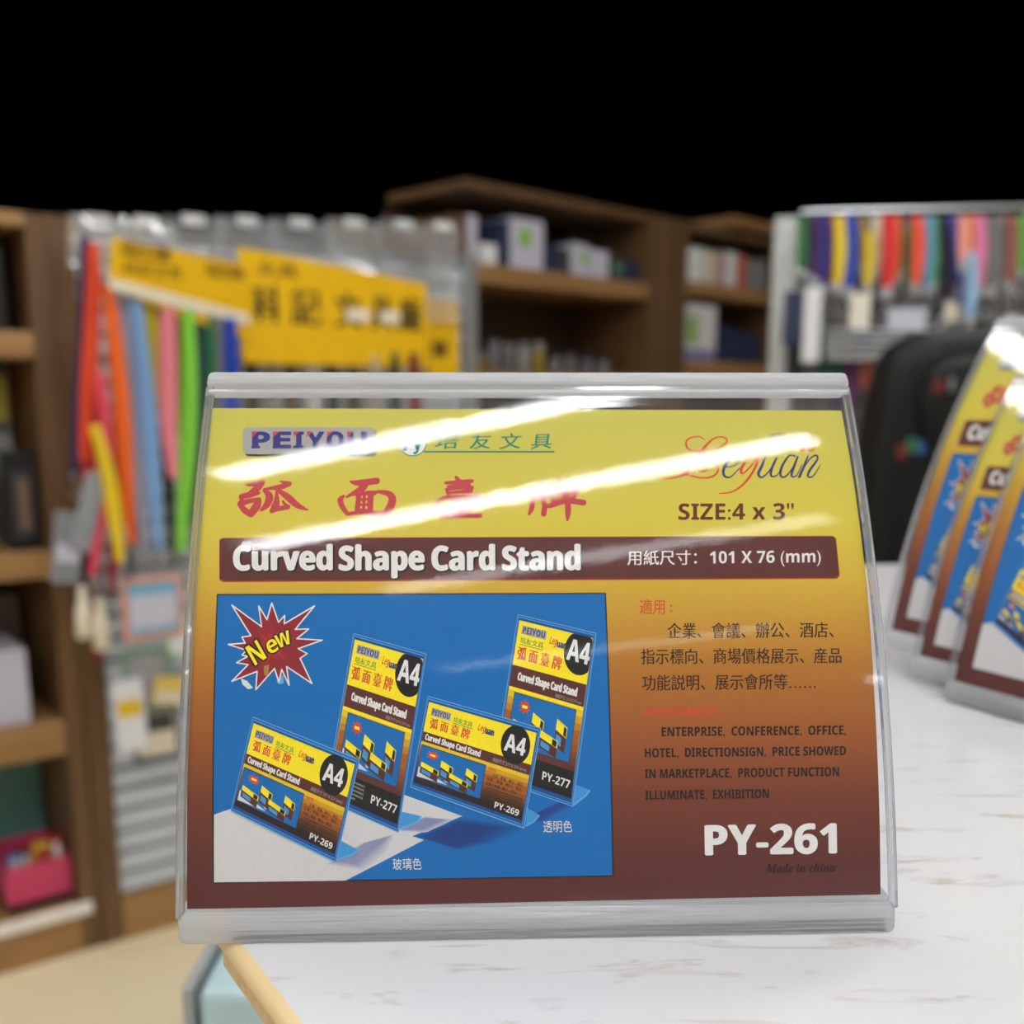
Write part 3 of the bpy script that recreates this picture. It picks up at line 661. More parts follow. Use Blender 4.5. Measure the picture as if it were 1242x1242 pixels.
def build_card(name):
    keys = []; bm = bmesh.new()
    allpts = np.concatenate([it[0] for it in art.items]); us = on_card(allpts)
    k = 0
    for pts, faces, col, layer in art.items:
        q = us[k:k + len(pts)]; k += len(pts)
        if col not in keys: keys.append(col)
        vs = [bm.verts.new((x, s, layer)) for x, s in q]
        for f in faces:
            if len(set(f)) < 3: continue
            try: fc = bm.faces.new([vs[i] for i in f]); fc.material_index = keys.index(col)
            except ValueError: pass
    bmesh.ops.triangulate(bm, faces=[f for f in bm.faces if len(f.verts) > 4])
    smin, smax = us[:, 1].min(), us[:, 1].max()
    s = smin + .0007
    while s < smax:
        big = [f for f in bm.faces if min(v.co.y for v in f.verts) < s < max(v.co.y for v in f.verts)]
        if big:
            g = set(big)
            for f in big: g.update(f.edges); g.update(f.verts)
            bmesh.ops.bisect_plane(bm, geom=list(g), plane_co=(0, s, 0), plane_no=(0, 1, 0), dist=1e-9)
        s += .0015
    uvl = bm.loops.layers.uv.new('card')
    for f in bm.faces:
        for l in f.loops: l[uvl].uv = ((l.vert.co.x - us[:, 0].min()) / .105, (l.vert.co.y - smin) / (smax - smin))
    for v in bm.verts:
        x, s, layer = v.co
        y, z = prof(s, layer * 2.2e-5)
        v.co = (x, y, z + DZ)
    # the paper's own back: the outline again, a quarter of a millimetre behind
    e0 = on_card(np.array(left + right)); n0 = len(left)
    for f in bm.faces:
        f.normal_update()
        if f.normal.y > 0: f.normal_flip()
    mi = len(keys); rows = []
    for j in range(len(left)):
        a, c = e0[j], e0[len(e0) - 1 - j]
        rows.append((a, c))
    bl = []
    for t in np.linspace(0, 1, 30):
        i = min(int(t * (n0 - 1)), n0 - 2); fr = t * (n0 - 1) - i
        a = rows[i][0] * (1 - fr) + rows[i + 1][0] * fr; c = rows[i][1] * (1 - fr) + rows[i + 1][1] * fr
        r_ = []
        for p in (a, c):
            y, z = prof(p[1], -2.5e-4); r_.append(bm.verts.new((p[0], y, z + DZ)))
        bl.append(r_)
    for a, c in zip(bl[:-1], bl[1:]):
        f = bm.faces.new((a[0], c[0], c[1], a[1])); f.material_index = mi
    me = bpy.data.meshes.new(name); bm.to_mesh(me); bm.free()
    for c in keys: me.materials.append(card_gradient() if c == 'bg' else ink_material(c))
    me.materials.append(M_cream)
    o = bpy.data.objects.new(name, me); COL.objects.link(o)
    return o

# ------------------------------------------------------------------ the clear stand
def sheet(mb, s0, s1, o0, o1, hw0=HW, hw1=HW, n=30):
    """curved slab between two offsets from the card's curve"""
    vs = []; fs = []
    for i in range(n + 1):
        s = s0 + (s1 - s0) * i / n; h = hw0 + (hw1 - hw0) * i / n
        for o in (o0, o1):
            y, z = prof(s, o); vs += [(-h, y, z + DZ), (h, y, z + DZ)]
    for i in range(n):
        a, b_ = i * 4, i * 4 + 4
        fs += [(a, a + 1, b_ + 1, b_), (a + 2, b_ + 2, b_ + 3, a + 3), (a, b_, b_ + 2, a + 2), (a + 1, a + 3, b_ + 3, b_ + 1)]
    fs += [(0, 2, 3, 1), (n * 4, n * 4 + 1, n * 4 + 3, n * 4 + 2)]
    mb.add(vs, fs)
def bar(mb, pts, hw, r=.0012, seg=3):
    """bar of rounded section pts (y, z), running the stand's width with rounded ends"""
    bm = bmesh.new()
    vs = [bm.verts.new((-hw, y, z)) for y, z in pts]; f = bm.faces.new(vs)
    ex = bmesh.ops.extrude_face_region(bm, geom=[f])
    for v in [g for g in ex['geom'] if isinstance(g, bmesh.types.BMVert)]: v.co.x = hw
    bmesh.ops.recalc_face_normals(bm, faces=bm.faces[:])
    bmesh.ops.bevel(bm, geom=bm.edges[:], offset=r, segments=seg, affect='EDGES', profile=0.5)
    bm.verts.index_update()
    mb.add([v.co[:] for v in bm.verts], [[v.index for v in f.verts] for f in bm.faces]); bm.free()
def make_stand(name, label, group):
    t = thing(name, label, 'card stand', ROOT, YAW, group)
    m = MB(); sheet(m, 0.0, .0862, .0016, .0005, HW - .0003, HW - .0011); m.build('front_sheet', M_clear, t, smooth=True)
    m = MB(); sheet(m, 0.0, .0862, -.0008, -.0018, HW - .0003, HW - .0011); m.build('back_sheet', M_clear, t, smooth=True)
    for sx in (-1, 1):                        # thick clear side edges that catch the light
        pts = [];
        for i in range(25):
            s = .002 + .0842 * i / 24; y, z = prof(s, .0009); pts.append((sx * (HW - .0004 - .0008 * s / .09), y, z + DZ))
        m = MB(); m.tube(pts, .00075, 8); m.build('side_edge', M_edgeglass, t, smooth=True)
    q = [prof(.0862, .0022), prof(.0893, .0017), prof(.0893, -.0022), prof(.0862, -.0024)]
    m = MB(); bar(m, [(y, z + DZ) for y, z in q], HW - .0006, .0009); m.build('top_rail', M_rail, t, smooth=True)
    q = [prof(.0846, .0022), prof(.0852, .0022), prof(.0852, .0014), prof(.0846, .0014)]
    m = MB(); bar(m, [(y, z + DZ) for y, z in q], HW - .0012, .00015, 2); m.build('top_ridge', M_rail, t, smooth=True)
    m = MB(); bar(m, [(-.0018, 0), (.0042, 0), (.0048, DZ + .0034), (-.0014, DZ + .0028)], HW - .0001, .0011); m.build('bottom_rail', M_rail, t, smooth=True)
    m = MB(); m.box(-HW, HW, .0043, .046, 0.00002, .0022, b=.0006); m.build('foot', M_clear, t, smooth=True)
    return t

stand = make_stand('card_stand', 'clear curved acrylic card stand standing alone in front on the white counter', 'clear curved card stands')
card = build_card('printed_card')
card.location = ROOT; card.rotation_euler = (0, 0, YAW)
tag(card, 'yellow and brown printed card filling the front card stand', 'printed card', 'printed cards in the stands')

# the group of stands at the right, turned away
GY = math.radians(-61)
GA = Vector((math.cos(GY), math.sin(GY), 0)); GN = Vector((math.sin(GY), -math.cos(GY), 0))
def extra(corner, yaw, sc, lab_s, lab_c):
    """a copy of stand and card whose lower left corner is at this point"""
    pos = corner + GA * HW * sc
    t = copy_tree(stand); t.location = pos; t.rotation_euler = (0, 0, yaw); t.scale = (sc,) * 3; t['label'] = lab_s
    c = card.copy(); COL.objects.link(c); c.location = pos; c.rotation_euler = (0, 0, yaw); c.scale = (sc,) * 3; c['label'] = lab_c
c0 = at_z(1072, 806, ZT)
extra(c0 + Vector((0, 0, .0055)), GY, 1.17, 'larger clear card stand at the back of the right group, beside the black chair', 'bright yellow card in the rearmost stand of the right group')
extra(c0 + GN * .008 + GA * .018 + Vector((0, 0, .0030)), GY, 1.0, 'smaller clear card stand sandwiched in the middle of the right group', 'paler card in the middle stand of the right group')
extra(c0 + GN * .016 + GA * .036, GY, 1.17, 'clear card stand at the front of the right group, cut by the right edge', 'card with the big blue picture in the front stand of the right group')

# ------------------------------------------------------------------ left: wooden shelf and slat wall on one line
P0 = at_z(0, 1183, 0)
FL = Frame(P0, math.radians(37.2))
def fbox(fr, mb, s0, s1, e0, e1, z0, z1, mi=0, b=0.0): mb.box(s0, s1, e0, e1, z0, z1, mi, b)
def fthing(fr, name, label, cat, s=0, e=0, z=0, group=None): return thing(name, label, cat, fr.w(s, e, z), fr.a, group)
def hz(fr, px, py, e=0.0): return fr.hit(px, py, e)[1]
def hs(fr, px, py, e=0.0): return fr.hit(px, py, e)[0]
sR, sM, sE = hs(FL, 96, 1090), hs(FL, 119, 1090), hs(FL, 147, 1090)
sL = -.62
zt = hz(FL, 75, 262)
D = .34
shelf = fthing(FL, 'wooden_shelf', 'tall wooden shelf unit at the left with boxes and goods', 'shelf unit')
for nm, s0, s1 in (('side_panel', sR, sM), ('side_panel', sL - .03, sL)):
    m = MB(); m.box(s0, s1, 0, D, 0, zt); m.build(nm, M_woodv, shelf)
m = MB(); m.box(sL, sR, D - .012, D, .0, zt); m.build('back_panel', M_woodback, shelf)
bz = [(hz(FL, 30, 402), hz(FL, 30, 434)), (hz(FL, 30, 671), hz(FL, 30, 703)), (hz(FL, 30, 884), hz(FL, 30, 924))]
for z1, z0 in bz:
    m = MB(); m.box(sL, sR, 0, D - .012, z0, z1, b=.002); m.build('shelf_board', M_wood, shelf)
m = MB(); m.box(sL, sR, 0, D - .012, zt - .022, zt, b=.002); m.build('added_shade_board', M_wood, shelf)  # board added on top to shade the shelf below
zb = hz(FL, 20, 1119)
m = MB(); m.box(sL, sR, 0, D - .012, zb - .03, zb, b=.002); m.build('base_board', M_wood, shelf)
m = MB(); m.box(sL, sR + .02, -.012, -.0005, zb - .016, zb + .006, b=.002); tag(m.build('lip_strip', M_lip, shelf), 'white lip along the bottom board')
m = MB(); m.box(sL, sR, .0, .02, 0, zb - .03); m.build('plinth', M_wood, shelf)

zpl = hz(FL, 180, 1078)
s2 = hs(FL, 562, 420)
slat = fthing(FL, 'slat_wall_stand', 'grey slat wall display stand with wooden base behind the hanging lanyards', 'display stand')
m = MB(); m.box(sM + .001, sE, -.004, .16, 0, zt); m.build('side_panel', M_woodv, slat)
m = MB(); m.box(sE, s2, .02, .05, zpl, zt)
m.build('backing', M_groove, slat)
m = MB(); z = zpl + .004; pit = .041
while z < zt - .03:
    m.box(sE, s2, .004, .0195, z, z + pit - .009, b=.002); z += pit
m.build('slat_panel', M_slat, slat)
m = MB(); m.box(sE, s2, -.01, .12, 0, zpl - .001, b=.002); m.build('base_plinth', M_wood, slat)
m = MB(); m.box(s2 - .004, s2 + .026, -.02, .05, 0, zt, b=.003); tag(m.build('end_post', M_steel, slat), 'steel post at the right end')

# goods on the left shelf
def goods(fr, name, label, cat, s0, s1, e0, e1, z0, h, m, parts=(), group=None, b=.003, tilt=0):
    lim = globals().get('LIMITS', {}).get(id(fr), [])
    for lo, hi in lim:
        if lo < (s0 + s1) / 2 < hi: s0, s1 = max(s0, lo + .004), min(s1, hi - .004)
    t = fthing(fr, name, label, cat, s0, e0, z0 + .0006, group)
    q = MB(); q.box(0, s1 - s0, 0, e1 - e0, 0, h, b=b); q.build('body', m, t)
    for nm, (u0, u1, v0, v1), pm in parts:   # flat panels on the front, in fractions of it
        w = s1 - s0
        q = MB(); q.box(u0 * w, u1 * w, -.0016, .0004, v0 * h, v1 * h); q.build(nm, pm, t)
    return t
M_grey = mat('soft_grey', (128, 130, 134), .5); M_dgrey = mat('dark_grey', (58, 58, 62), .5); M_teal = mat('teal_box', (84, 128, 120), .5)
M_pink = mat('pink_plastic', (206, 62, 104), .35); M_tan = mat('tan', (176, 138, 106), .5); M_lav = mat('pale_lavender', (206, 204, 220), .4)
M_pkt_y = mat('packet_yellow', (226, 190, 34), .3); M_pkt_b = mat('packet_blue', (54, 120, 196), .3); M_pkt_r = mat('packet_red', (176, 44, 50), .35); M_navy = mat('navy', (28, 36, 80), .45)
M_boxgreen = mat('lime_print', (142, 190, 86), .4); M_dblue = mat('dark_blue_book', (34, 44, 76), .45)
LIMITS = {id(FL): [(sL, sR)]}
z1, z2, z3 = bz[0][0], bz[1][0], bz[2][0]
q = lambda px, py=900: hs(FL, px, py, .04)
goods(FL, 'boxed_album', 'dark boxed album with a grey cover on the top left shelf board', 'box', q(-40), q(34), .04, .22, z1, .135, M_dgrey, [('cover', (.35, .95, .1, .8), M_grey)])
goods(FL, 'black_case', 'black narrow case beside the dark album on the top left board', 'box', q(38), q(56), .05, .25, z1, .14, M_black)
goods(FL, 'black_photo_frame', 'black photo frame with a tan picture on the second left board', 'photo frame', q(6, 600), q(58, 600), .04, .07, z2, .17, M_black, [('picture', (.2, .85, .12, .8), M_dgrey), ('portrait', (.42, .72, .2, .72), M_tan)])
goods(FL, 'yellow_packet', 'yellow packet standing behind the black photo frame', 'packet', q(8, 600), q(34, 600), .12, .14, z2, .33, M_dgrey, [('label', (.15, .9, .66, .9), mat('mustard', (150, 134, 40), .5)), ('window', (.1, .95, .36, .6), M_grey)])
goods(FL, 'dark_binder', 'dark tall binder filling the right of the second left board', 'binder', q(62, 600), q(84, 600), .1, .3, z2, .31, M_black)
goods(FL, 'white_carton', 'white carton on the third left shelf board', 'box', q(-50, 880), q(38, 880), .03, .2, z3, .135, M_lav)
goods(FL, 'grey_carton', 'grey brown carton behind the white one on the third left board', 'box', q(-20, 880), q(66, 880), .23, .32, z3, .2, mat('greybrown', (112, 98, 88), .6))
goods(FL, 'teal_storage_box', 'dark teal storage box at the back of the bottom left shelf', 'box', q(-60, 1050), q(88, 1050), .2, .31, zb, .25, M_teal)
s0, s1 = q(4, 1060), min(q(97, 1060), sR - .004)
t = fthing(FL, 'pink_tray', 'bright pink open tray of packets on the bottom left shelf', 'tray', s0, .03, zb + .001)
w = s1 - s0; h = .088
m = MB(); m.box(0, w, 0, .15, 0, .018, b=.002); tag(m.build('base', M_black, t), 'black base')
m = MB(); m.box(0, w, 0, .004, .018, h); m.box(0, w, .146, .15, .018, h); m.box(0, .004, .004, .146, .018, h); m.box(w - .004, w, .004, .146, .018, h); m.box(0.004, w - .004, .004, .146, .018, .022)
m.build('body', M_pink, t)
for i, (u, ww, hh, mm, lab) in enumerate([(.1, .2, .022, M_pkt_b, 'blue packet lying in the pink tray'), (.3, .14, .03, M_black, 'black packet lying in the pink tray'), (.5, .26, .04, M_pkt_y, 'yellow packet sticking out of the pink tray'), (.78, .16, .05, M_pkt_r, 'red packet at the right end of the pink tray')]):
    p = fthing(FL, 'small_packet', lab, 'packet', s0 + u * w, .05, zb + .0235, 'packets in the pink tray')
    m = MB(); m.box(0, ww * w, 0, .02, 0, h - .022 + hh * .6, b=.003); m.build('wrapper', mm, p)
    m = MB(); m.box(ww * w * .15, ww * w * .85, -.0012, .0005, (h - .022) * .5, h - .026 + hh * .5); m.build('label', M_white if i != 2 else M_pkt_r, p)

# ------------------------------------------------------------------ yellow header cards with lettering
def face_text(mb, body, x0, x1, zb_, h, y, mi=0, bold=.02, cjk=True):
    v, f = glyphs(body, 0.0, 0, 2); a, b_ = v[:, 0].min(), v[:, 0].max()
    for o_ in (-bold * h, bold * h): mb.add([(x0 + o_ + (p[0] - a) / (b_ - a) * (x1 - x0), y - (o_ > 0) * .0002, zb_ + (p[1] + .075) / .88 * h) for p in v], f, mi)
def corner_card(name, label, TL, TR, BL, e0, e1):
    """a stiff yellow header hung in front of the slat wall; its ends stand e0 and e1 off the face"""
    a = FL.w(*[FL.hit(*TL, e0)[0], e0, FL.hit(*TL, e0)[1]]); c = FL.w(FL.hit(*TR, e1)[0], e1, FL.hit(*TR, e1)[1]); b_ = FL.w(FL.hit(*BL, e0)[0], e0, FL.hit(*BL, e0)[1])
    ang = math.atan2(c.y - a.y, c.x - a.x); W = math.hypot(c.x - a.x, c.y - a.y); H = a.z - b_.z
    t = thing(name, label, 'header card', (a.x, a.y, b_.z), ang, 'yellow header cards')
    return t, W, H, c.z - a.z
t, W, H, dz = corner_card('header_card', 'yellow header card with a white strip above the left bunch of lanyards', (128, 286), (300, 322), (121, 348), -.16, -.10)
m = MB(); m.add([(0, 0, 0), (W, 0, -.052 + dz), (W, 0, H + dz), (.012, 0, H), (0, .003, 0), (W, .003, -.052 + dz), (W, .003, H + dz), (.012, .003, H)], [(0, 1, 2, 3), (7, 6, 5, 4), (0, 4, 5, 1), (1, 5, 6, 2), (2, 6, 7, 3), (3, 7, 4, 0)]); m.build('board', M_yellow, t)
m = MB(); m.add([(0, -.004, -.003), (W * .99, -.004, -.024 + dz), (W * .99, -.004, -.006 + dz), (0, -.004, .015), (0, -.001, -.003), (W * .99, -.001, -.024 + dz), (W * .99, -.001, -.006 + dz), (0, -.001, .015)], [(0, 1, 2, 3), (7, 6, 5, 4), (0, 4, 5, 1), (1, 5, 6, 2), (2, 6, 7, 3), (3, 7, 4, 0)]); tag(m.build('price_strip', mat('strip_cream', (250, 240, 216), .2), t), 'cream white strip')
m = MB(); face_text(m, '科記文具廠', W * .1, W * .42, H * .62, .026, -.0008); m.build('lettering', M_brownink, t)
m = MB(); face_text(m, '科記文具', W * .1, W * .5, H * .3, .018, -.0008); m.build('lettering', M_brownink, t)
m = MB(); face_text(m, '科記文具廠', W * .68, W * .96, H * .62 + dz * .8 - .0, .022, -.0008); m.build('lettering', M_brownink, t)

t, W, H, dz = corner_card('header_card', 'wide yellow header card with five large black characters above the front stand', (289, 300), (517, 345), (287, 440), -.10, -.05)
m = MB(); m.add([(0, 0, 0), (W, 0, 0), (W, 0, H + dz), (W * .3, 0, H + dz * .15 - .002), (0, 0, H), (0, .003, 0), (W, .003, 0), (W, .003, H + dz), (W * .3, .003, H + dz * .15 - .002), (0, .003, H)], [(0, 1, 2, 3, 4), (9, 8, 7, 6, 5), (0, 5, 6, 1), (1, 6, 7, 2), (2, 7, 8, 3), (3, 8, 9, 4), (4, 9, 5, 0)]); m.build('board', M_yellow, t)
m = MB()
for ch, u0, u1 in (('科', .055, .185), ('記', .245, .39), ('文', .47, .61), ('具', .67, .79), ('廠', .835, .965)):
    face_text(m, ch, W * u0, W * u1, H * .36, .062, -.001, bold=.03)
m.build('lettering', M_ink, t)
m = MB(); face_text(m, '文具', W * .08, W * .28, H * .78, .022, -.001); m.build('printed_lettering', M_brownink, t)
for u0, u1, z0 in ((.53, .66, .43), (.72, .83, .43)):  # cream patches standing in for reflections over two characters
    m = MB(); m.box(W * u0, W * u1, -.003, -.0015, H * z0, H * z0 + .022, b=.0006); tag(m.build('painted_glare', mat('strip_cream', (250, 240, 216), .2), t), 'small cream sticker')
t, W, H, dz = corner_card('header_card', 'narrow yellow header card at the right end, by the steel post', (519, 362), (556, 372), (519, 462), -.03, -.015)
m = MB(); m.box(0, W, 0, .003, 0, H); m.build('board', M_yellow, t)
m = MB(); m.box(W * .12, W * .6, -.0012, .0, H * .3, H * .5); m.build('print', M_brownink, t)

# rail that the goods hang from
ra = fthing(FL, 'hanging_rail', 'thin steel rail that the left lanyards hang from', 'rail', 0, -.012, 0)
zr = hz(FL, 200, 300, -.012)
m = MB(); m.tube([(hs(FL, 88, 330, -.012), 0, zr), (s2 - .03, 0, zr)], .004, 8); m.build('bar', M_steel, ra, smooth=True)
for px in (150, 330, 500):
    s_ = hs(FL, px, 330, -.012); m = MB(); m.tube([(s_, 0, zr), (s_, .014, zr)], .003, 8); m.build('bracket', M_steel, ra)

# ------------------------------------------------------------------ lanyards
LM = {}
def ribbon_mat(rgb):
    k = 'ribbon_%02x%02x%02x' % rgb
    return mat(k, rgb, .55, var=.1, scale=300)
def make_clip(t, x, z, sc=1.0):
    m = MB(); m.box(x - .008 * sc, x + .008 * sc, -.004, .004, z - .016 * sc, z + .004 * sc, b=.0015); m.build('crimp', M_steel, t)
    m = MB(); z -= .016 * sc
    m.tube([(x, 0, z), (x, 0, z - .01 * sc), (x + .007 * sc, 0, z - .018 * sc), (x + .008 * sc, 0, z - .032 * sc), (x, 0, z - .042 * sc), (x - .007 * sc, 0, z - .034 * sc), (x - .005 * sc, 0, z - .02 * sc)], .0024 * sc, 8)
    m.build('swivel_hook', M_steel, t, smooth=True)
def lanyard(fr, e, top, bot, wpx, rgb, label, group, sway=.004, clip=True, spread=.006, mid=None):
    (sa, za), (sb, zb_) = fr.hit(*top, e), fr.hit(*bot, e)
    t = fthing(fr, 'lanyard', label, 'lanyard', sa, e, za, group)
    dist = fr.w(sa, e, za).y
    w = wpx * dist / F * .82
    ds, dz = sb - sa, zb_ - za
    m = MB(); n = 9
    mids = None
    if mid: mids = fr.hit(*mid, e)
    def P(u, off, ee):
        x = ds * u
        if mids: 
            um = (mids[1] - za) / dz; bm_ = mids[0] - sa - ds * um; x += bm_ * math.sin(math.pi * min(1, max(0, u))) 
        return (x + off * math.sin(math.pi * u) * .8 + sway * math.sin(u * 4.4), ee * (1 - u) , dz * u)
    front = [P(i / n, spread, -.004) for i in range(n + 1)]
    back = [P(i / n, -spread * .8, .007) for i in range(n + 1)]
    ws = [w * (1 - .28 * max(0, i / n - .6) / .4) for i in range(n + 1)]
    m.ribbon(front, (1, 0, 0), ws, .0014); m.ribbon(back, (1, 0, 0), ws, .0014)
    m.ribbon([back[0], (back[0][0], .004, .006), (front[0][0], -.001, .006), front[0]], (1, 0, 0), w * .98, .0014)
    m.build('strap', ribbon_mat(rgb), t)
    if clip: make_clip(t, ds + sway * math.sin(4.4), dz, max(.7, w / .02))
    return t
GL = 'lanyards hanging in the left bunch'
for top, bot, wpx, rgb, nm, e, clip, mid in [
    ((103, 292), (93, 575), 11, (26, 30, 92), 'dark navy lanyard at the far left of the left bunch', -.10, True, None),
    ((113, 300), (104, 560), 14, (226, 72, 26), 'reddish orange lanyard second from the left of the left bunch', -.115, False, (107, 420)),
    ((117, 330), (118, 700), 13, (190, 26, 44), 'long crimson lanyard falling left of the yellow one', -.105, True, (106, 470)),
    ((131, 350), (163, 662), 14, (252, 106, 12), 'bright orange lanyard at the left end of the white strip', -.125, True, (141, 460)),
    ((147, 352), (178, 668), 12, (186, 184, 204), 'pale lavender lanyard between the orange and light blue ones', -.115, True, (158, 470)),
    ((162, 355), (196, 668), 15, (126, 168, 220), 'light blue lanyard in the middle of the left bunch', -.125, True, (172, 460)),
    ((178, 358), (190, 500), 11, (206, 188, 22), 'olive yellow lanyard beside the light blue one', -.115, False, None),
    ((188, 364), (212, 672), 10, (22, 22, 26), 'black lanyard between olive yellow and pink', -.105, True, (196, 480)),
    ((203, 366), (214, 580), 18, (240, 136, 150), 'pink lanyard right of the middle of the left bunch', -.12, False, (200, 460)),
    ((214, 370), (233, 600), 9, (190, 32, 44), 'dark red lanyard behind the pink one', -.105, True, (216, 470)),
    ((227, 374), (222, 672), 17, (134, 214, 62), 'lime green lanyard right of the pink one', -.12, True, (226, 500)),
    ((240, 378), (234, 640), 12, (16, 34, 70), 'navy lanyard right of the lime green one', -.11, True, None),
    ((253, 384), (243, 650), 13, (22, 108, 58), 'dark green lanyard near the right of the left bunch', -.115, True, None),
    ((265, 388), (258, 640), 12, (122, 122, 126), 'grey lanyard between dark green and blue', -.11, True, None),
    ((279, 390), (276, 640), 16, (22, 62, 176), 'royal blue lanyard at the right end of the left bunch', -.115, True, None),
    ((116, 520), (150, 684), 13, (240, 206, 30), 'yellow lanyard low in the left bunch', -.16, True, None),
    ((121, 455), (114, 700), 12, (232, 74, 98), 'coral pink lanyard low at the left of the bunch', -.13, True, (126, 560)),
    ((143, 500), (138, 720), 12, (156, 20, 34), 'deep red lanyard behind the low yellow one', -.10, True, None),
    ((168, 480), (160, 700), 12, (40, 36, 96), 'indigo lanyard behind the bright orange one', -.095, True, None),
    ((104, 600), (98, 760), 14, (20, 20, 22), 'black lanyard hanging low behind the silver pouches', -.09, False, None),
    ((114, 720), (119, 800), 9, (150, 24, 36), 'short dark red lanyard end near the wooden post', -.09, False, None)]:
    lanyard(FL, e - .006 * (len(nm) % 3), top, bot, wpx, rgb, nm, GL, clip=clip, mid=mid)
for i, (px, rgb, nm) in enumerate([(304, (60, 40, 30), 'dark brown'), (328, (150, 146, 140), 'grey'), (352, (90, 70, 40), 'tan brown'), (378, (206, 206, 206), 'white'), (402, (40, 40, 60), 'slate'), (428, (70, 54, 44), 'coffee brown'), (452, (170, 160, 150), 'beige'), (478, (52, 60, 44), 'moss green'), (502, (130, 40, 40), 'brick red')]):
    lanyard(FL, -.062, (px, 432), (px, 640), 12, rgb, nm + ' lanyard just under the wide yellow header card', 'lanyards under the wide header card')

# pouches, badges and tassels in the left bunch
def badge(fr, e, c, wpx, hpx, rim, label, cat='badge holder', inner=None, group=None, tilt=0.0, stripe=None):
    s_, z_ = fr.hit(*c, e); dist = fr.w(s_, e, z_).y; w, h = wpx * dist / F, hpx * dist / F
    t = fthing(fr, 'badge_holder', label, cat, s_, e, z_ - h / 2, group)
    t.rotation_euler = (0, tilt, fr.a)
    m = MB(); b_ = min(w, h) * .08
    m.box(-w / 2, w / 2, 0, .004, 0, h, b=.0018); m.build('case', rim, t)
    m = MB(); m.box(-w / 2 + b_, w / 2 - b_, -.001, .001, b_, h - b_); m.build('insert_card', inner or M_white, t)
    if stripe:
        m = MB(); m.box(-w / 2 + b_ * 1.5, w / 2 - b_ * 1.5, -.0018, -.0005, h * stripe[0], h * stripe[1]); m.build('printed_stripe', stripe[2], t)
    m = MB(); m.box(-w * .12, w * .12, 0.0005, .0035, h - .002, h + .014, b=.0008); m.build('tab', M_clear, t)
    return t
M_sky = mat('sky_rim', (120, 176, 206), .3); M_orim = mat('orange_rim', (232, 150, 120), .35); M_palegreen = mat('green_rim', (88, 196, 96), .4); M_mint = mat('mint_card', (96, 150, 124), .5); M_silver = mat('silver_pouch', (170, 172, 180), .25, metal=.4)
GB = 'badge holders hanging in the left bunch'
badge(FL, -.15, (186, 737), 74, 76, M_orim, 'badge holder with orange rim and light blue card below the orange lanyard', inner=M_sky, group=GB, stripe=(.18, .72, M_lav))
badge(FL, -.14, (216, 770), 28, 50, M_palegreen, 'bright green badge holder tucked behind the front stand', group=GB)
badge(FL, -.125, (176, 825), 64, 80, M_mint, 'green rimmed badge holder below the light blue badge', inner=M_silver, group=GB, tilt=.08)
badge(FL, -.135, (204, 838), 40, 36, M_pkt_y, 'yellow badge holder beside the front stand', inner=M_cream, group=GB, tilt=.15, stripe=(.55, .85, M_pkt_y))
badge(FL, -.13, (160, 868), 40, 96, M_lav, 'pale tall badge holder with yellow label, lowest in the bunch', inner=M_white, group=GB, tilt=-.04, stripe=(.5, .72, M_pkt_y))
badge(FL, -.12, (190, 890), 58, 66, M_navy, 'dark blue rimmed badge holder low beside the front stand', inner=M_cream, group=GB, stripe=(.55, .9, M_dgrey))
badge(FL, -.15, (92, 620), 26, 100, M_silver, 'silver pouch slanting at the left of the lanyards', 'pouch', inner=M_silver, group='silver pouches', tilt=.3)
badge(FL, -.14, (76, 665), 34, 88, M_silver, 'dull silver pouch hanging over the wooden post', 'pouch', inner=M_grey, group='silver pouches', tilt=.14, stripe=(.3, .55, M_lav))
for px, py, nm in ((99, 735, 'left'), (120, 750, 'right')):
    s_, z_ = FL.hit(px, py - 24, -.14); t = fthing(FL, 'tassel', 'cream tassel below the silver pouches, the %s of two' % nm, 'tassel', s_, -.14, z_, 'cream tassels')
    m = MB(); m.lathe([(.004, .0), (.008, -.006), (.007, -.014)], 12); m.build('knot', M_cream, t, smooth=True)
    m = MB(); m.lathe([(.006, -.014), (.013, -.04), (.015, -.082), (.012, -.086)], 14); m.build('fringe', M_cream, t, smooth=True)

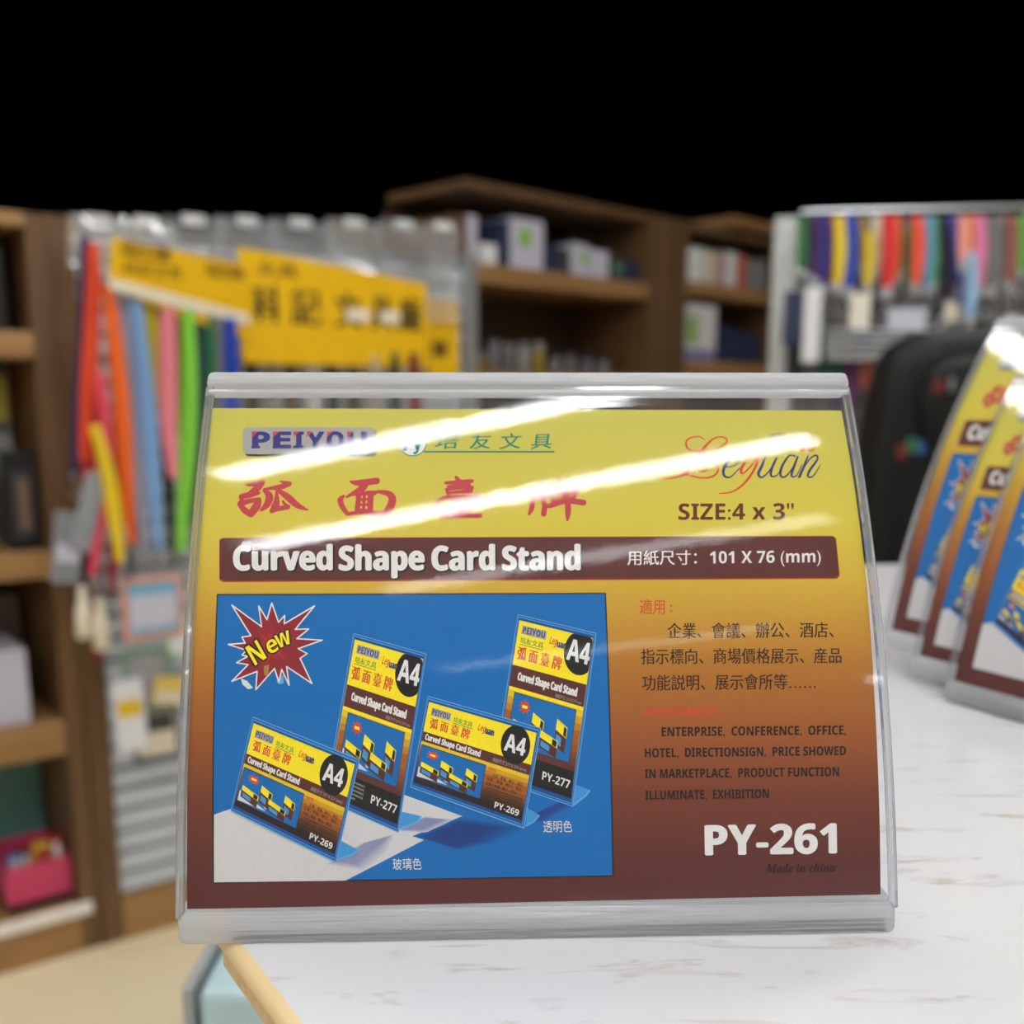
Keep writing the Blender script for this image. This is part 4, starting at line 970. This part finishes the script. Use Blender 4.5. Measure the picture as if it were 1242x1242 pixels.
# clear plastic bags above the header cards
def crumpled(w, h, seed, amp=.012, nx=14, nz=14):
    rnd = random.Random(seed); ph = [(rnd.uniform(8, 60), rnd.uniform(8, 60), rnd.uniform(0, 6)) for _ in range(6)]
    vs = []; fs = []
    for k in (0, 1):
        for j in range(nz + 1):
            for i in range(nx + 1):
                x = -w / 2 + w * i / nx; z = -h * j / nz
                y = sum(math.sin(a * x + b_ * z + c) for a, b_, c in ph) * amp / 3
                ed = min(i, nx - i, j, nz - j) / 4; y += (1 if k else -1) * .009 * min(1, ed)
                vs.append((x, y, z))
    N = (nx + 1) * (nz + 1)
    for k in (0, 1):
        for j in range(nz):
            for i in range(nx):
                a = k * N + j * (nx + 1) + i; q_ = (a, a + 1, a + nx + 2, a + nx + 1); fs.append(q_ if k else q_[::-1])
    return vs, fs
for i, (px, py, wp, hp, e, wh) in enumerate([(118, 264, 60, 56 , -.06, 'over the left corner of the yellow card'), (178, 266, 62, 62, -.05, 'first right of the card corner'), (235, 264, 62, 66, -.045, 'above the white strip'), (300, 266, 70, 74, -.035, 'above the first large character'), (365, 268, 70, 80, -.035, 'above the middle of the wide card'), (430, 268, 66, 84, -.03, 'right of the middle of the wide card'), (490, 270, 64, 96, -.03, 'above the right end of the wide card'), (538, 272, 40, 110, -.05, 'next to the steel post')]):
    s_, z_ = FL.hit(px, py, e); d_ = FL.w(s_, e, z_).y
    t = fthing(FL, 'clear_bag', 'shiny crumpled clear bag hanging ' + wh, 'plastic bag', s_, e, z_, 'clear bags above the header cards')
    m = MB(); v, f = crumpled(wp * d_ / F * 1.15, hp * d_ / F, 40 + i); m.add(v, f); m.build('film', M_bag, t, smooth=True)
    m = MB(); m.box(-.02, .02, -.003, .003, -.012, .004, b=.001); m.build('hang_tab', M_white, t)

# ------------------------------------------------------------------ back: wooden bookshelf
FB = Frame((-.14, 2.72), math.radians(45))
sb0 = hs(FB, 566, 400)
sP0, sP1 = hs(FB, 786, 350), hs(FB, 832, 350)
sE2 = hs(FB, 945, 380)
ztB = hz(FB, 800, 262); ztA = hz(FB, 720, 262)
book = fthing(FB, 'wooden_bookshelf', 'brown wooden bookshelf behind the front stand, in two bays', 'bookshelf')
DB = .32
pw = (sP1 - sP0)
for s0, s1 in ((sb0 - .04, sb0), (sP0, sP0 + pw * .62), (sP0 + pw * .66, sP1), (sE2, sE2 + .05)):
    m = MB(); m.box(s0, s1, -.004, DB, 0, hz(FB, 566, 262) if s0 < sb0 else ztB); m.build('side_panel', M_woodv, book)
m = MB(); m.box(sb0, sP0, DB - .012, DB, 0, ztA); m.box(sP0, sE2, DB - .012, DB, 0, ztB); m.build('back_panel', mat('bookshelf_back', (74, 52, 34), .6), book)
m = MB(); m.box(sb0, sP0, .0, DB - .012, ztA + .012, ztA + .034, b=.002); m.build('added_shade_board', M_woodv, book)  # board added over the wide bay to darken its inside
m = MB(); m.box(sP1, sE2, .0, DB - .012, ztB - .022, ztB, b=.002); m.build('added_shade_board', M_woodv, book)  # same added shading board for the narrow bay
zl = [(hz(FB, 675, 330), hz(FB, 675, 352)), (hz(FB, 700, 453), hz(FB, 700, 476))]
zr2 = [(hz(FB, 880, 364), hz(FB, 880, 385 - 24 + 0)), (hz(FB, 880, 439), hz(FB, 880, 455))]
zr2[0] = (hz(FB, 880, 346), hz(FB, 880, 362))
for z1_, z0_ in zl + [(.62, .59), (.3, .27)]:
    m = MB(); m.box(sb0, sP0, 0, DB - .012, z0_, z1_, b=.002); m.build('shelf_board', M_wood, book)
for z1_, z0_ in zr2 + [(.62, .59), (.3, .27)]:
    m = MB(); m.box(sP1, sE2, 0, DB - .012, z0_, z1_, b=.002); m.build('shelf_board', M_wood, book)
m = MB(); m.box(hs(FB, 890, 270), sE2, 0, DB - .012, hz(FB, 920, 278), hz(FB, 920, 268)); m.build('shelf_board', M_wood, book)
LIMITS[id(FB)] = [(sb0, sP0), (sP1, sE2)]
def bk(px0, px1, ytop, base, label, m, cat='book', name='book', group=None, parts=(), dep=.12, e=.03):
    yy = 330
    s0, s1 = hs(FB, px0, yy, e), hs(FB, px1, yy, e); h = hz(FB, (px0 + px1) / 2, ytop, e) - base
    return goods(FB, name, label, cat, s0, s1, e, e + dep, base, h, m, parts, group, b=.0015)
zA = zl[0][0]; G1 = 'boxes and books on the upper shelf of the wide bay'
M_gloss = mat('glossy_white', (240, 240, 242), .08)
bk(567, 579, 262, zA, 'pale upright box at the left end of the upper bookshelf board', M_lav, 'box', 'upright_box', G1)
bk(582, 603, 296, zA, 'low glossy white box on the upper bookshelf board', M_gloss, 'box', 'upright_box', G1)
bk(590, 604, 276, zA, 'grey box behind the glossy white one on the bookshelf', M_grey, 'box', 'upright_box', G1, e=.17)
bk(606, 617, 268, zA, 'tall dark navy book left of the green and white box', M_dblue, group=G1)
bk(620, 659, 266, zA, 'tall white box with a lime green print on the upper board', M_lav, 'box', 'upright_box', G1, [('print', (.25, .6, .45, .8), M_boxgreen)])
bk(663, 676, 298, zA, 'short dark book right of the tall white and green box', M_dblue, group=G1)
bk(677, 691, 302, zA, 'second short dark book on the upper bookshelf board', M_dgrey, group=G1)
bk(694, 714, 296, zA, 'pale box with a green print near the middle of the upper board', M_lav, 'box', 'upright_box', G1, [('print', (.5, .95, .4, .75), M_boxgreen)])
bk(715, 738, 304, zA, 'lavender box right of the pale green printed one', M_lav, 'box', 'upright_box', G1)
bk(742, 758, 312, zA, 'dark book with green spot toward the bookshelf post', M_dgrey, group=G1, parts=[('print', (.2, .8, .4, .7), M_mint)])
bk(760, 780, 318, zA, 'slate book against the bookshelf post', M_dblue, group=G1)
zB_ = zl[1][0]; M_jy = mat('jar_mustard', (150, 126, 40), .4); M_jl = mat('jar_grey', (120, 118, 122), .4); M_jw = mat('jar_pale', (150, 148, 144), .4)
G2 = 'small jars on the lower shelf of the wide bay'
for i, (px, top, body, cap, nm) in enumerate([(574, 416, M_grey, M_mint, 'grey jar with a green lid'), (586, 428, M_jy, M_grey, 'yellow jar with a grey lid'), (602, 414, M_jl, M_grey, 'pale jar with a grey lid'), (620, 418, M_jl, M_jw, 'pale jar with a white lid'), (638, 416, M_jw, M_grey, 'white jar with a grey lid'), (656, 416, M_jy, M_jw, 'yellow jar with a white lid'), (676, 430, M_grey, M_dgrey, 'grey jar with a dark lid'), (694, 428, M_jl, M_dgrey, 'pale jar with a dark lid'), (714, 432, M_jl, M_dblue, 'pale jar with a blue lid'), (734, 434, M_grey, M_black, 'grey jar with a black lid')]):
    s_ = hs(FB, px, 440, .05); t = fthing(FB, 'small_jar', nm + ' on the lower bookshelf board', 'jar', s_, .06, zB_ + .0005, G2)
    h = hz(FB, px, top, .06) - zB_
    m = MB(); m.lathe([(.0, 0), (.016, 0), (.018, .004), (.018, h * .72), (.014, h * .78)], 14); m.build('body', body, t, smooth=True)
    m = MB(); m.lathe([(.016, h * .782), (.016, h), (.0, h)], 14); m.build('lid', cap, t, smooth=True)
zC_ = zr2[0][0]; G3 = 'books on the upper shelf of the narrow bay'
M_pinkb = mat('dusty_pink', (196, 160, 160), .45); M_redb = mat('brick_red_book', (190, 96, 80), .45)
for a, b_, top, mm, lab in [(833, 853, 300, M_gloss, 'glossy white box at the left end of the narrow bay'), (855, 867, 304, M_cream, 'cream book beside the glossy white box'), (868, 880, 306, M_pinkb, 'dusty pink book in the narrow bay'), (881, 893, 306, M_white, 'white book beside the dusty pink one'), (894, 906, 310, M_redb, 'brick red book in the narrow bay'), (908, 930, 316, M_grey, 'wide grey book at the right of the narrow bay')]:
    bk(a, b_, top, zC_, lab, mm, group=G3)
bk(866, 884, 298, zC_, 'navy book at the back of the narrow bay', M_dblue, group=G3, e=.17)
zD_ = zr2[1][0]; G4 = 'books on the lower shelf of the narrow bay'
bk(832, 871, 370, zD_, 'white box with a lime print and lavender base in the narrow bay', M_white, 'box', 'upright_box', G4, [('print', (.1, .4, .3, .8), M_boxgreen), ('base_print', (0.03, .97, .03, .2), mat('violet_print', (120, 116, 180), .4))])
for a, b_, top, lab in [(875, 892, 396, 'first dark blue book beside the white box of the narrow bay'), (893, 909, 402, 'second dark blue book from the white box of the narrow bay'), (910, 926, 406, 'third dark blue book from the white box of the narrow bay')]:
    bk(a, b_, top, zD_, lab, M_dblue, group=G4)

# ------------------------------------------------------------------ right: wire grid with lanyards
FR = Frame((.585, 2.38), math.radians(-8))
ztR = hz(FR, 1000, 262)
gr = fthing(FR, 'wire_grid_stand', 'grey wire grid stand with a pale post, hung with lanyards at the right', 'display stand')
s0, s1 = hs(FR, 936, 380), hs(FR, 964, 380)
m = MB(); m.box(s0, s1, 0, .05, 0, ztR, b=.003); tag(m.build('post', mat('pale_post', (202, 204, 204), .35), gr), 'pale grey upright post')
sR2 = hs(FR, 1300, 380)
m = MB(); m.box(sR2, sR2 + .05, 0, .05, 0, ztR, b=.003); m.build('post', mat('pale_post', (202, 204, 204), .35), gr)
m = MB()
k = s1 + .02
while k < sR2:
    m.tube([(k, .02, .3), (k, .02, ztR)], .0022, 6); k += .05
z = .32
while z < ztR:
    m.tube([(s1, .024, z), (sR2, .024, z)], .0022, 6); z += .05
m.build('grid', M_wire, gr)
m = MB(); m.box(s1, sR2, .06, .075, .0, ztR); m.build('backing_panel', mat('backing_dusk', (96, 92, 96), .7), gr)
m = MB(); zb2 = hz(FR, 1040, 432); m.box(s1 + .05, s1 + .32, -.14, .015, zb2, zb2 + .004); 
for q_ in range(5): m.tube([(s1 + .05, -.14, zb2 - .01 + q_ * .014), (s1 + .32, -.14, zb2 - .01 + q_ * .014)], .0024, 6)
m.build('wire_basket', M_wire, gr)
GR = 'lanyards hanging on the right wire grid'
for x, y0, y1, wpx, rgb, nm, e in [
    (972, 266, 330, 11, (40, 110, 54), 'dark green lanyard at the left end of the right grid', -.05), (983, 266, 335, 9, (52, 54, 66), 'charcoal lanyard second from the pale post', -.035),
    (991, 266, 340, 10, (84, 36, 112), 'purple lanyard third from the pale post', -.05), (1000, 266, 350, 12, (24, 34, 124), 'navy lanyard beside the yellow one of the right grid', -.06),
    (1008, 266, 345, 9, (176, 40, 48), 'dark red lanyard just left of the yellow one of the right grid', -.045), (1018, 266, 347, 14, (238, 208, 42), 'yellow lanyard of the right grid beside the navy one', -.07),
    (1032, 266, 352, 15, (28, 66, 180), 'royal blue lanyard right of the yellow one on the right grid', -.065), (1046, 266, 320, 10, (170, 136, 66), 'tan lanyard on the right grid', -.04),
    (1054, 285, 348, 14, (226, 196, 36), 'lower yellow lanyard between tan and cream on the right grid', -.06), (1063, 266, 330, 13, (226, 218, 196), 'cream lanyard on the right grid', -.05),
    (1078, 266, 352, 18, (220, 34, 36), 'wide red lanyard on the right grid', -.075), (1089, 266, 340, 9, (236, 116, 40), 'orange lanyard right of the wide red one', -.05),
    (1096, 266, 330, 8, (36, 46, 90), 'dark blue lanyard between orange and green on the right grid', -.035), (1101, 280, 345, 11, (62, 130, 76), 'mid green lanyard behind the vermilion one', -.04),
    (1113, 266, 347, 15, (242, 84, 52), 'vermilion lanyard above the black chair', -.07), (1126, 266, 350, 12, (96, 160, 200), 'sky blue lanyard above the chair top', -.055),
    (1134, 266, 345, 9, (96, 170, 90), 'leaf green lanyard right of the sky blue one', -.045), (1142, 266, 385, 11, (20, 24, 50), 'midnight blue lanyard above the chair', -.05),
    (1152, 266, 375, 9, (70, 50, 60), 'plum brown lanyard above the chair', -.035), (1160, 266, 372, 12, (60, 66, 160), 'blue violet lanyard slanting above the chair', -.065),
    (1168, 266, 320, 15, (246, 160, 140), 'salmon pink lanyard above the chair', -.075), (1177, 266, 330, 10, (240, 130, 60), 'apricot lanyard right of the salmon one', -.06),
    (1188, 266, 350, 14, (236, 130, 176), 'candy pink lanyard above the right side of the chair', -.065), (1178, 310, 388, 14, (150, 190, 226), 'pale blue lanyard below the candy pink one', -.08),
    (1204, 266, 350, 16, (116, 114, 116), 'grey lanyard in the right part of the right grid', -.06), (1217, 266, 340, 11, (150, 140, 130), 'taupe lanyard right of the grey one', -.045),
    (1227, 266, 345, 13, (150, 86, 82), 'brick brown lanyard near the right edge', -.06), (1240, 266, 330, 12, (92, 180, 60), 'fresh green lanyard cut by the right edge', -.055)]:
    dxm = -4 if 'slanting' in nm else 0
    lanyard(FR, e, (x + dxm, y0), (x - dxm * 2 + random.uniform(-1, 1), y1), wpx, rgb, nm, GR, sway=.002, spread=.002)
rl = fthing(FR, 'hanging_rail', 'thin steel rail across the top of the right grid', 'rail')
m = MB(); m.tube([(s1, -.03, ztR + .004), (sR2, -.03, ztR + .004)], .004, 8); m.build('bar', M_steel, rl, smooth=True)
for k in (s1 + .1, sR2 - .1):
    m = MB(); m.tube([(k, -.03, ztR + .004), (k, .02, ztR + .004), (k, .02, ztR - .02)], .003, 8); m.build('bracket', M_steel, rl)
GP = 'pouches and tags hanging below the right lanyards'
badge(FR, -.07, (961, 386), 20, 62, M_navy, 'navy pouch hanging beside the pale post', 'pouch', inner=M_dblue, group=GP)
badge(FR, -.08, (985, 394), 22, 88, M_silver, 'long white pouch right of the navy one', 'pouch', inner=M_white, group=GP)
badge(FR, -.09, (1043, 378), 24, 42, M_cream, 'cream tag below the lower yellow lanyard', 'tag', inner=mat('warm_white', (238, 230, 216), .4), group=GP)
badge(FR, -.06, (1048, 408), 26, 24, M_navy, 'small dark blue pouch under the cream tag', 'pouch', inner=M_navy, group=GP)
badge(FR, -.09, (1100, 388), 46, 28, M_silver, 'grey pouch just above the chair top', 'pouch', inner=M_lav, group=GP)
badge(FR, -.06, (1158, 378), 26, 26, M_silver, 'pale tag above the middle of the chair', 'tag', inner=M_cream, group=GP)
badge(FR, -.07, (1226, 394), 14, 22, M_white, 'small white tag near the right edge', 'tag', group=GP)
for px, py, w_, h_, mm, lab in [(965, 440, 22, 70, M_black, 'black pouch low beside the pale post'), (1005, 448, 34, 30, mat('bottle_green', (24, 84, 62), .4), 'bottle green pouch in the wire basket'), (1030, 462, 16, 60, mat('violet', (112, 50, 120), .4), 'violet pouch under the wire basket'), (1018, 470, 14, 50, M_navy, 'navy pouch under the wire basket'), (1051, 455, 14, 30, M_redb, 'brick red pouch under the wire basket')]:
    badge(FR, -.03 if py > 450 else -.05, (px, py), w_, h_, mm, lab, 'pouch', inner=mm, group='pouches low on the right grid')

# ------------------------------------------------------------------ black office chair behind the counter
yc = 1.28
cxm = at_y(1262, 500, yc).x
ch = thing('office_chair', 'black padded office chair with a small red emblem behind the right card stands', 'chair', (cxm, yc, 0), math.radians(-6))
half = [(1262, 393), (1200, 394), (1150, 397), (1118, 404), (1096, 420), (1082, 446), (1072, 490), (1062, 540), (1057, 600), (1060, 680), (1074, 760), (1090, 830)]
pts = [(at_y(px, py, yc).x - cxm, at_y(px, py, yc).z) for px, py in half]
def slab(mb, outline, y0, y1, bev, dish=0.0):
    full = outline + [(-x, z) for x, z in outline[::-1] if abs(x) > 1e-4]
    bm = bmesh.new(); vs = [bm.verts.new((x, y0, z)) for x, z in full]; f = bm.faces.new(vs)
    ex = bmesh.ops.extrude_face_region(bm, geom=[f])
    for v in ex['geom']:
        if isinstance(v, bmesh.types.BMVert): v.co.y = y1
    bmesh.ops.recalc_face_normals(bm, faces=bm.faces[:])
    ed = [e_ for e_ in bm.edges if abs(e_.verts[0].co.y - e_.verts[1].co.y) < 1e-6]
    bmesh.ops.bevel(bm, geom=ed, offset=bev, segments=4, affect='EDGES', profile=.5)
    bm.verts.index_update(); mb.add([v.co[:] for v in bm.verts], [[v.index for v in f_.verts] for f_ in bm.faces]); bm.free()
m = MB(); slab(m, pts, 0, .11, .03); m.build('backrest', M_leather, ch, smooth=True)
zt_ = pts[0][1]
m = MB(); slab(m, [(x * .74, zt_ - .035 - (zt_ - z) * .32) for x, z in pts], -.022, .02, .014); hr = m.build('headrest_pad', M_leather, ch, smooth=True)
m = MB(); slab(m, [(x * .62, zt_ - .24 - (zt_ - z) * .62) for x, z in pts], -.016, .02, .012); m.build('back_cushion', M_leather, ch, smooth=True)
ex_, ez_ = at_y(1139, 470, yc).x - cxm, at_y(1139, 470, yc).z
m = MB(); m.prism([(ex_ - .012 + .011 * math.cos(a * .7854), -.0005 + .0) for a in range(1)] or [], 0, 0) if False else m.box(ex_ - .009, ex_ + .004, -.026, -.0218, ez_ - .007, ez_ + .008, b=.001)
tag(m.build('emblem', mat('emblem_red', (110, 16, 26), .5), ch), 'small red emblem')
m = MB(); m.box(ex_ + .009, ex_ + .014, -.026, -.0218, ez_ - .004, ez_ + .012); m.build('emblem_stroke', M_grey, ch)
gx, gz = at_y(1110, 545, yc).x - cxm, at_y(1110, 545, yc).z
for dx_, dz_, mm in ((-.011, -.004, mat('dim_red', (110, 30, 30), .5)), (0.0, 0.004, mat('dim_green', (40, 110, 70), .5)), (.011, .002, mat('dim_blue', (50, 90, 140), .5))):
    m = MB(); m.box(gx + dx_ - .006, gx + dx_ + .006, -.006, .0, gz + dz_ - .009, gz + dz_ + .009, b=.001); m.build('woven_tag', mm, ch)
m = MB(); m.box(-.25, .25, -.42, .06, .42, .53, b=.03); m.build('seat', M_leather, ch, smooth=True)
for sx in (-1, 1):
    m = MB(); m.box(sx * .31 - .035, sx * .31 + .035, -.34, -.06, .66, .69, b=.012); m.tube([(sx * .31, -.2, .66), (sx * .31, -.2, .5), (sx * .2, -.2, .47)], .016, 10); m.build('armrest', M_black, ch, smooth=True)
m = MB(); m.lathe([(.03, .10), (.03, .3), (.022, .3), (.022, .43)], 16, at=(0, -.18, 0)); m.build('gas_column', M_black, ch, smooth=True)
for k in range(5):
    a_ = k * 2 * math.pi / 5; c_, n_ = math.cos(a_), math.sin(a_)
    m = MB(); m.tube([(0, -.18, .11), (.3 * c_, -.18 + .3 * n_, .075)], [.026, .016], 10); leg = m.build('base_leg', M_black, ch, smooth=True)
    m = MB(); px_, py_ = .3 * c_, -.18 + .3 * n_
    m.tube([(px_ - .02, py_, .03), (px_ + .02, py_, .03)], .03, 14); m.tube([(px_, py_, .058), (px_, py_, .075)], .008, 8); m.build('caster', M_black, leg, smooth=True)
